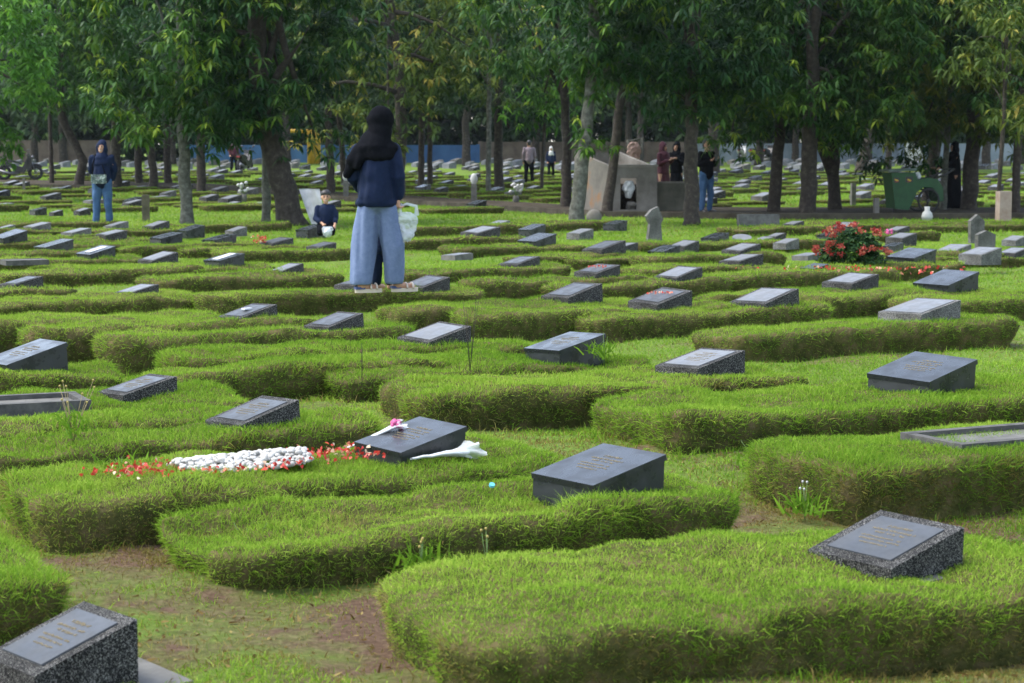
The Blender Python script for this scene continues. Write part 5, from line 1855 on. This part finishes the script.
tag(o, "round white plate lying on the lawn below the man in black", "plate")
o = MB().box((0, 0, .0), (.8, .3, .38)).bevel(.03, 2).build("stone_block", M['grey'], None, at(758, 224, .03), R(4))
tag(o, "long dark stone block beside the path near the dark rough tree", "stone")


# ------------------------------------------------------------------ flower bush
def bush():
    p = at(851, 266, .16); p.z = gz(p.y) + .18
    r = np.random.default_rng(15)
    n = 520
    d = r.normal(size=(n, 3)); d /= np.linalg.norm(d, axis=1)[:, None]
    d[:, 2] = np.abs(d[:, 2])
    rad = r.uniform(.25, 1, n) ** .5
    C = d * rad[:, None] * np.array([.40, .30, .40]) + np.array([0, 0, .04])
    V, F = leaves(C, r, 7, .075, .030, .3)
    tone = np.clip(np.repeat(np.repeat(.4 + r.normal(size=n) * .15, 7) + r.normal(size=n * 7) * .1, 5), 0, 1)
    o = link("flower_bush", None, None, p)
    tag(o, "rounded green bush covered in red and orange flower heads", "flower bush")
    link("foliage", mesh_np("foliage", V, [F], [M['leaf_dark']], attrs={"tone": tone}), o)
    st = MB()
    for k in range(10):
        a = k * .63
        st.tube([(.03 * math.cos(a), .03 * math.sin(a), -.2), (.12 * math.cos(a), .1 * math.sin(a), .1), (.28 * math.cos(a), .2 * math.sin(a), .28)], [.012, .009, .004], 6)
    st.build("stems", M['bark'], o)
    m = 34
    d = r.normal(size=(m, 3)); d /= np.linalg.norm(d, axis=1)[:, None]
    d[:, 2] = np.abs(d[:, 2]) * .8 + .15
    d[:, 1] = -np.abs(d[:, 1]) * np.where(r.random(m) < .75, 1, -1)
    H = d * np.array([.42, .32, .45]) + np.array([0, 0, .05])
    k = 26
    ht = np.repeat(r.beta(1.3, 1.6, m), k)
    Pf = np.repeat(H, k, 0) + r.normal(size=(m * k, 3)) * np.array([.022, .022, .016])
    Vf, Ff, at_ = blades(Pf, np.repeat(d, k, 0), np.full(m * k, .026), np.full(m * k, .026), np.clip(ht + r.normal(size=m * k) * .1, 0, 1), np.zeros(m * k), r, upw=.3, nw=.8, rand=.5, droop=.1)
    fh = link("blossoms", mesh_np("blossoms", Vf, Ff, [M['bush_flower']], attrs=at_), o)
    mb = MB()
    for q in range(9):
        mb.ball((.40 + .03 * math.cos(q * 2.1), -.2 + .03 * math.sin(q * 2.1), .37 + .012 * (q % 4)), (.016, .016, .014), 8)
    mb.build("pink_blossom", M['pink'], o)


bush()


def petals(name, pts, size, m, label, seed):
    r = np.random.default_rng(seed)
    n = len(pts)
    V, F, at_ = blades(np.array(pts), np.tile([0, 0, 1.], (n, 1)), size * r.uniform(.6, 1.3, n), size * r.uniform(.7, 1.3, n), r.random(n), np.zeros(n), r, upw=.5, nw=.2, rand=.8, droop=.2)
    tag(link(name, mesh_np(name, V, F, [m], attrs=at_)), label, "petals", kind="stuff")


# pebbles and petals on the white pebble grave
pc0, pc1 = at(176, 474, MH + .04), at(303, 461, MH + .04)
ax = (pc1 - pc0); ax.z = 0
le = ax.length; ax.normalize(); px_ = Vector((-ax.y, ax.x, 0))
rp = random.Random(8)
PM = STONE_POS[2][0].z + .022
pb = MB()
for k in range(950):
    t = rp.uniform(-.5, .5); v = rp.uniform(-1, 1)
    wv = .135 * (1 - (abs(t) * 1.7) ** 3 * .8)
    q = (pc0 + pc1) / 2 + ax * t * le + px_ * v * wv
    hgt = .035 * (1 - v * v) + rp.uniform(0, .02)
    s0 = rp.uniform(.007, .0155)
    pb.ball((q.x, q.y, PM + .010 + hgt), (s0 * rp.uniform(1, 1.6), s0 * rp.uniform(.8, 1.1), s0 * rp.uniform(.5, .9)), 8, Matrix.Rotation(rp.uniform(0, 3), 4, 'Z') @ Matrix.Rotation(rp.uniform(-.5, .5), 4, 'X'))
tag(pb.build("pebbles", M['pebble']), "heap of small white pebbles on the grave mound", "pebbles", kind="stuff")
pts = []
for k in range(420):
    if k < 170:
        q = pc0 + ax * rp.gauss(-.12, .12) + px_ * rp.gauss(-.0, .09)
    elif k < 290:
        q = pc0 + ax * rp.uniform(0, le + .3) - px_ * rp.gauss(.165, .03)
    else:
        q = pc1 + ax * rp.gauss(.13, .12) + px_ * rp.gauss(.02, .06)
    pts.append((q.x, q.y, PM + .030 + rp.uniform(0, .02)))
petals("petals", pts, .015, M['red_petal'], "red and cream petals strewn round the white pebbles", 4)
for (cx, cy, wd_, n_, lab) in ((850, 270, .9, 80, "red petals scattered on the turf before the flower bush"), (920, 273, .5, 18, "few orange petals on turf right of the flower bush")):
    q0 = at(cx, cy, .30)
    petals("petals", [(q0.x + rp.gauss(0, wd_ / 2), q0.y + rp.gauss(0, .10), q0.z + rp.uniform(.0, .03)) for _ in range(n_)], .028, M['red_petal'], lab, cx)
sp, sth, ss, _ = STONE_POS[16]
q0 = sp + Vector((0, 0, .115 * ss))
petals("petals", [(q0.x + rp.uniform(-.11, .11), q0.y + rp.uniform(-.09, .09), q0.z + .012) for _ in range(34)], .018, M['red_petal'], "dark red petals on the marker plate", 6)
sp, sth, ss, _ = STONE_POS[28]
q0 = sp + Vector((0, 0, .115 * ss))
petals("petals", [(q0.x + rp.uniform(-.09, .09), q0.y + rp.uniform(-.07, .07), q0.z + .012) for _ in range(26)], .018, M['red_petal'], "withered petals on the dark marker", 7)

# bouquets wrapped in white plastic beside the black marker
def bouquet(a, b, r0, r1, label, flower=None):
    """slim crinkled paper cone, flattened, open and flaring at the flower end"""
    a, b = Vector(a), Vector(b)
    d = (b - a).normalized()
    L = (b - a).length
    sd = d.cross(Vector((0, 0, 1))).normalized(); up = sd.cross(d)
    nz = Noise(int(L * 1000), 14, 1, 5)

    def cone(name, t0, t1, ra, rb, m, flat, parent, ruffle):
        V = []; nu, nv = 22, 14
        for j in range(nv + 1):
            t = j / nv
            rad = ra + (rb - ra) * t ** 1.3
            for i in range(nu):
                an = 2 * math.pi * i / nu
                k = 1 + ruffle * t * math.sin(an * 5 + t * 3)
                p_ = a + d * (t0 + (t1 - t0) * t) * L + sd * math.cos(an) * rad * k + up * math.sin(an) * rad * flat * k + d * ruffle * t * t * .05 * math.cos(an * 4)
                V.append(p_)
        V = np.array([tuple(v) for v in V]); V += nz(V * 5)[:, None] * .0025
        i = np.arange(nu)
        Q = np.concatenate([np.c_[j * nu + i, j * nu + (i + 1) % nu, (j + 1) * nu + (i + 1) % nu, (j + 1) * nu + i] for j in range(nv)])
        return link(name, mesh_np(name, V, [Q], [m]), parent)

    o = cone("bouquet", 0, .9, r0, r1 * .8, M['paper'], .55, None, .12)
    cone("wrap_edge", .72, 1.08, r1 * .6, r1 * 1.7, M['plastic'], .5, o, .3)
    if flower:
        fb = MB(); r = random.Random(3)
        for k in range(11):
            fb.ball(a + d * L * .92 + sd * r.uniform(-.02, .02) + up * r.uniform(-.012, .02) + d * r.uniform(-.012, .022), .012, 8)
        fb.build("flower_head", flower, o)
    else:
        st = MB()
        for k in range(5):
            st.tube([a + d * L * .6, a + d * L * 1.04 + sd * (k - 2) * .012 + up * .008], .003, 5)
        st.build("stems", M['stem'], o)
    return tag(o, label, "bouquet", "wrapped bouquets at the black marker")


sp, sth, ss, _ = STONE_POS[2]
ux, vx = Vector((math.cos(sth), math.sin(sth), 0)), Vector((-math.sin(sth), math.cos(sth), 0))
z0_ = sp.z
g = at(347, 452, MH + .04)
bouquet((g.x, g.y, z0_ + .05), sp + vx * .10 * ss + ux * .02 + Vector((0, 0, .152 * ss)), .007, .024, "white wrapped bouquet with pink head leaning on the black marker", M['pink'])
g1, g2 = at(412, 461, MH + .05), at(470, 455, MH + .05)
bouquet((g1.x, g1.y, z0_ + .055), (g2.x, g2.y, z0_ + .062), .008, .040, "white wrapped bouquet lying on turf before the black marker")
for (cx, cy, m_, nm, lab) in ((492, 486, 'cyan', "bottle_cap", "tiny cyan plastic cap on the front mound"),):
    q = at(cx, cy, MH + .03)
    o = MB().disc((0, 0, 0), .011, .010, 'Z', 16).bevel(.003, 1).build(nm, M[m_], None, q)
    o.rotation_euler = (.5, .2, 0)
    tag(o, lab, "bottle cap")
sp, sth, ss, _ = STONE_POS[11]
o = MB().box((0, 0, 0), (.07, .05, .012)).bevel(.004, 2).build("paper_scrap", M['paper'], None, sp + Vector((0, 0, .118 * ss)), .7)
tag(o, "white scrap lying on a dark marker's plate", "scrap")
for k_, lab in ((23, "torn white label stuck on a black marker"), (25, "white cloth laid on a black marker")):
    sp, sth, ss, _ = STONE_POS[k_]
    mbp = MB(); mbp.box((0, 0, 0), (.26 * ss, .13 * ss, .008)); mbp.bevel(.002, 1)
    mbp.bm.transform(Matrix.Rotation(-SL, 4, 'Y'))
    o = mbp.build("cloth" if k_ == 25 else "paper_label", M['paper'], None, sp + Vector((0, 0, .127 * ss)), sth)
    tag(o, lab, "cloth" if k_ == 25 else "label")
sp, sth, ss, _ = STONE_POS[57 if len(STONES) > 57 else 0]

# red flowers at the marker left of the boy
idx = [i for i, s in enumerate(STONES) if s[4].startswith("dark marker with red flowers")][0]
sp, sth, ss, _ = STONE_POS[idx]
q0 = sp + Vector((-.2, -.08, .10))
petals("petals", [(q0.x + rp.gauss(0, .06), q0.y + rp.gauss(0, .05), q0.z + rp.uniform(-.02, .07)) for _ in range(60)], .03, M['red_petal'], "small heap of red petals at a dark marker's end", 11)


# ------------------------------------------------------------------ weeds
def weed(p, h_, n, label, stemm, headm=None, lean=.25, leaf=True, seed=0):
    r = random.Random(seed)
    o = link("weed", None, None, p)
    tag(o, label, "weed")
    for k in range(n):
        a = r.uniform(0, 6.28); l_ = r.uniform(.02, lean)
        hh = h_ * r.uniform(.55, 1)
        tip = Vector((math.cos(a) * l_ * hh, math.sin(a) * l_ * hh, hh))
        st = MB().tube([(0, 0, -.02), tip * .5 + Vector((0, 0, .04 * hh)), tip], [.0020, .0016, .0011], 5).build("stem", stemm, o)
        if headm:
            MB().ball(tip, (.005, .005, .006), 8).build("flower_head", headm, st)
    if leaf:
        rr = np.random.default_rng(seed)
        m = 60
        P = np.c_[rr.normal(size=m) * .05, rr.normal(size=m) * .05, rr.uniform(0, h_ * .35, m)]
        V, F, at_ = blades(P, np.tile([0, 0, 1.], (m, 1)), rr.uniform(.05, .11, m), rr.uniform(.008, .014, m), rr.uniform(.1, .5, m), np.zeros(m), rr, rand=.6)
        link("leaves", mesh_np("leaves", V, F, [M['turf']], attrs=at_), o)


YF = mat('yellow_floret', (0.30, 0.24, 0.06), .7)
weed(at(73, 440, MH), .30, 9, "tall weed with yellow seed heads on the weedy mound", M['straw'], YF, .45, True, 2)
weed(at(470, 368, MH), .44, 5, "dry dark weed stalks in front of the pale plated marker", M['bark'], None, .18, False, 5)
weed(at(362, 382, MH), .26, 2, "single dry stalk on the smooth turf", M['bark'], None, .1, False, 6)
weed(at(604, 360, MH), .20, 4, "tall grass tuft at a dark marker's corner", M['stem'], None, .3, True, 7)
weed(at(120, 478, MH), .10, 4, "tiny weeds among the petals", M['stem'], None, .5, True, 8)
weed(at(422, 575, .05), .16, 4, "small stalks with pale heads in the gap before the front mound", M['stem'], YF, .2, True, 9)
weed(at(487, 572, .05), .17, 3, "pair of pale headed stalks beneath the hollow mound", M['stem'], YF, .2, False, 12)
weed(at(805, 515, .02), .14, 4, "white headed weed beside the front speckled block", M['stem'], M['white'], .5, True, 10)
for k, (cx, cy, lab) in enumerate(((20, 520, "grass weed under the pebble mound's end"), (600, 480, "leafy weed in the gap behind the black marker"), (760, 470, "leafy weed below the kerb frame mound"), (420, 650, "rough grass weed low on the front mound's face"), (915, 640, "grass weed at the front mound's right foot"), (700, 648, "grass weed in front of the front mound"), (250, 560, "weed tuft on the hollow mound's end"), (390, 470, "broad weed behind the white bouquets"))):
    weed(at(cx, cy, .03), .15, 5, lab, M['stem'], None, .7, True, 30 + k)

# ------------------------------------------------------------------ what shows past the field
yb = 126.0
def far_wall(px0, px1, h_, m, label, y=yb, name="boundary_wall", capm=None):
    a, b_ = at_depth(px0, y), at_depth(px1, y)
    o = MB().box((0, 0, h_ / 2 - .3), ((b_ - a).length, .25, h_ + .6)).build(name, m, None, (a + b_) / 2)
    n = int((b_ - a).length / 2.6)
    for k in range(n + 1):
        MB().box((-(b_ - a).length / 2 + k * (b_ - a).length / max(1, n), -.18, h_ / 2 - .28), (.22, .12, h_ + .64)).build("post", m, o)
    return tag(o, label, "wall" if name == "boundary_wall" else "fence")


far_wall(-120, 112, 1.4, M['brick'], "low brown boundary wall behind the motorcycle", 128)
far_wall(190, 478, 1.1, M['blue'], "bright blue sheet fence across the field's end", 126, "sheet_fence")
far_wall(480, 690, 1.3, M['brick'], "low brown boundary wall behind the concrete bin", 128)
far_wall(690, 1150, 1.2, M['pale_wall'], "pale low boundary wall behind the green cart", 129)


def building(px0, px1, y, h_, dep, mw, label, nwin, floors):
    a, b_ = at_depth(px0, y), at_depth(px1, y)
    W_ = (b_ - a).length
    o = link("building", None, None, (a + b_) / 2)
    tag(o, label, "building")
    MB().box((0, dep / 2, h_ / 2 - .5), (W_, dep, h_ + 1)).build("wall", mw, o)
    rf = MB(); rf.prism([(-W_ / 2 - .5, h_), (W_ / 2 + .5, h_), (W_ / 2 - .8, h_ + 1.8), (-W_ / 2 + .8, h_ + 1.8)], -.5, dep + .5)
    rf.build("roof", M['roof'], o)
    for fl in range(floors):
        for k in range(nwin):
            x_ = -W_ / 2 + (k + .5) * W_ / nwin
            f = MB().box((x_, -.04, 1.7 + fl * 3), (1.3, .1, 1.4)).build("window", M['white'], o)
            MB().box((x_, -.095, 1.7 + fl * 3), (1.1, .03, 1.2)).build("pane", M['glass_dark'], f)
    dr = MB().box((W_ * .2, -.05, 1.0), (1.0, .1, 2.2)).build("door", M['brick'], o)
    return o


building(-10, 92, 152, 3.6, 8, M['pale_wall'], "pale low building with a red roof behind the motorcycle", 4, 1)
building(255, 345, 156, 5.5, 8, M['blue'], "blue walled building behind the yellow pipe arch", 4, 2)
building(700, 800, 158, 4.5, 8, M['pale_wall'], "pale building glimpsed behind the far motorcycles", 4, 1)
building(880, 1010, 156, 4.5, 8, M['pale_wall'], "pale building far behind the green cart", 5, 1)

# yellow bent pipes over the fence
yp = at_depth(304, 120)
yo = link("pipe_arch", None, None, yp)
tag(yo, "yellow arch of bent parallel pipes in front of the blue fence", "pipe arch")
for k in range(5):
    xx = .22 * k
    MB().tube([(-.9, .15 * k, 1.95 - xx * .0 + .0), (-.3 + xx * .3, .15 * k, 1.95), (.05 + xx * .5, .15 * k, 1.9), (.25 + xx * .6, .15 * k, 1.7), (.3 + xx * .6, .15 * k, 1.35), (.3 + xx * .6, .15 * k, -.2)], .11, 8).build("pipe", M['yellow'], yo)

# white upright signs far behind the cart
o = MB().box((0, 0, .7), (.95, .06, 1.9)).build("banner", M['white'], None, at_depth(914, 112)); tag(o, "white upright board far behind the green cart", "board")

bpy.data.scenes.remove(WORK)

# ------------------------------------------------------------------ damp air over the field
hz_ = MB().box((0, 150, 11), (420, 340, 24)).build("haze", None or bpy.data.materials.new("haze"))
hm = hz_.data.materials[0]
hm.use_nodes = True
hm.node_tree.nodes.remove(hm.node_tree.nodes["Principled BSDF"])
pv = hm.node_tree.nodes.new("ShaderNodeVolumePrincipled")
pv.inputs["Color"].default_value = (.80, .90, 1.0, 1)
pv.inputs["Density"].default_value = .00010
hm.node_tree.links.new(pv.outputs[0], hm.node_tree.nodes["Material Output"].inputs["Volume"])
tag(hz_, "thin damp haze over the whole cemetery", "haze", kind="stuff")
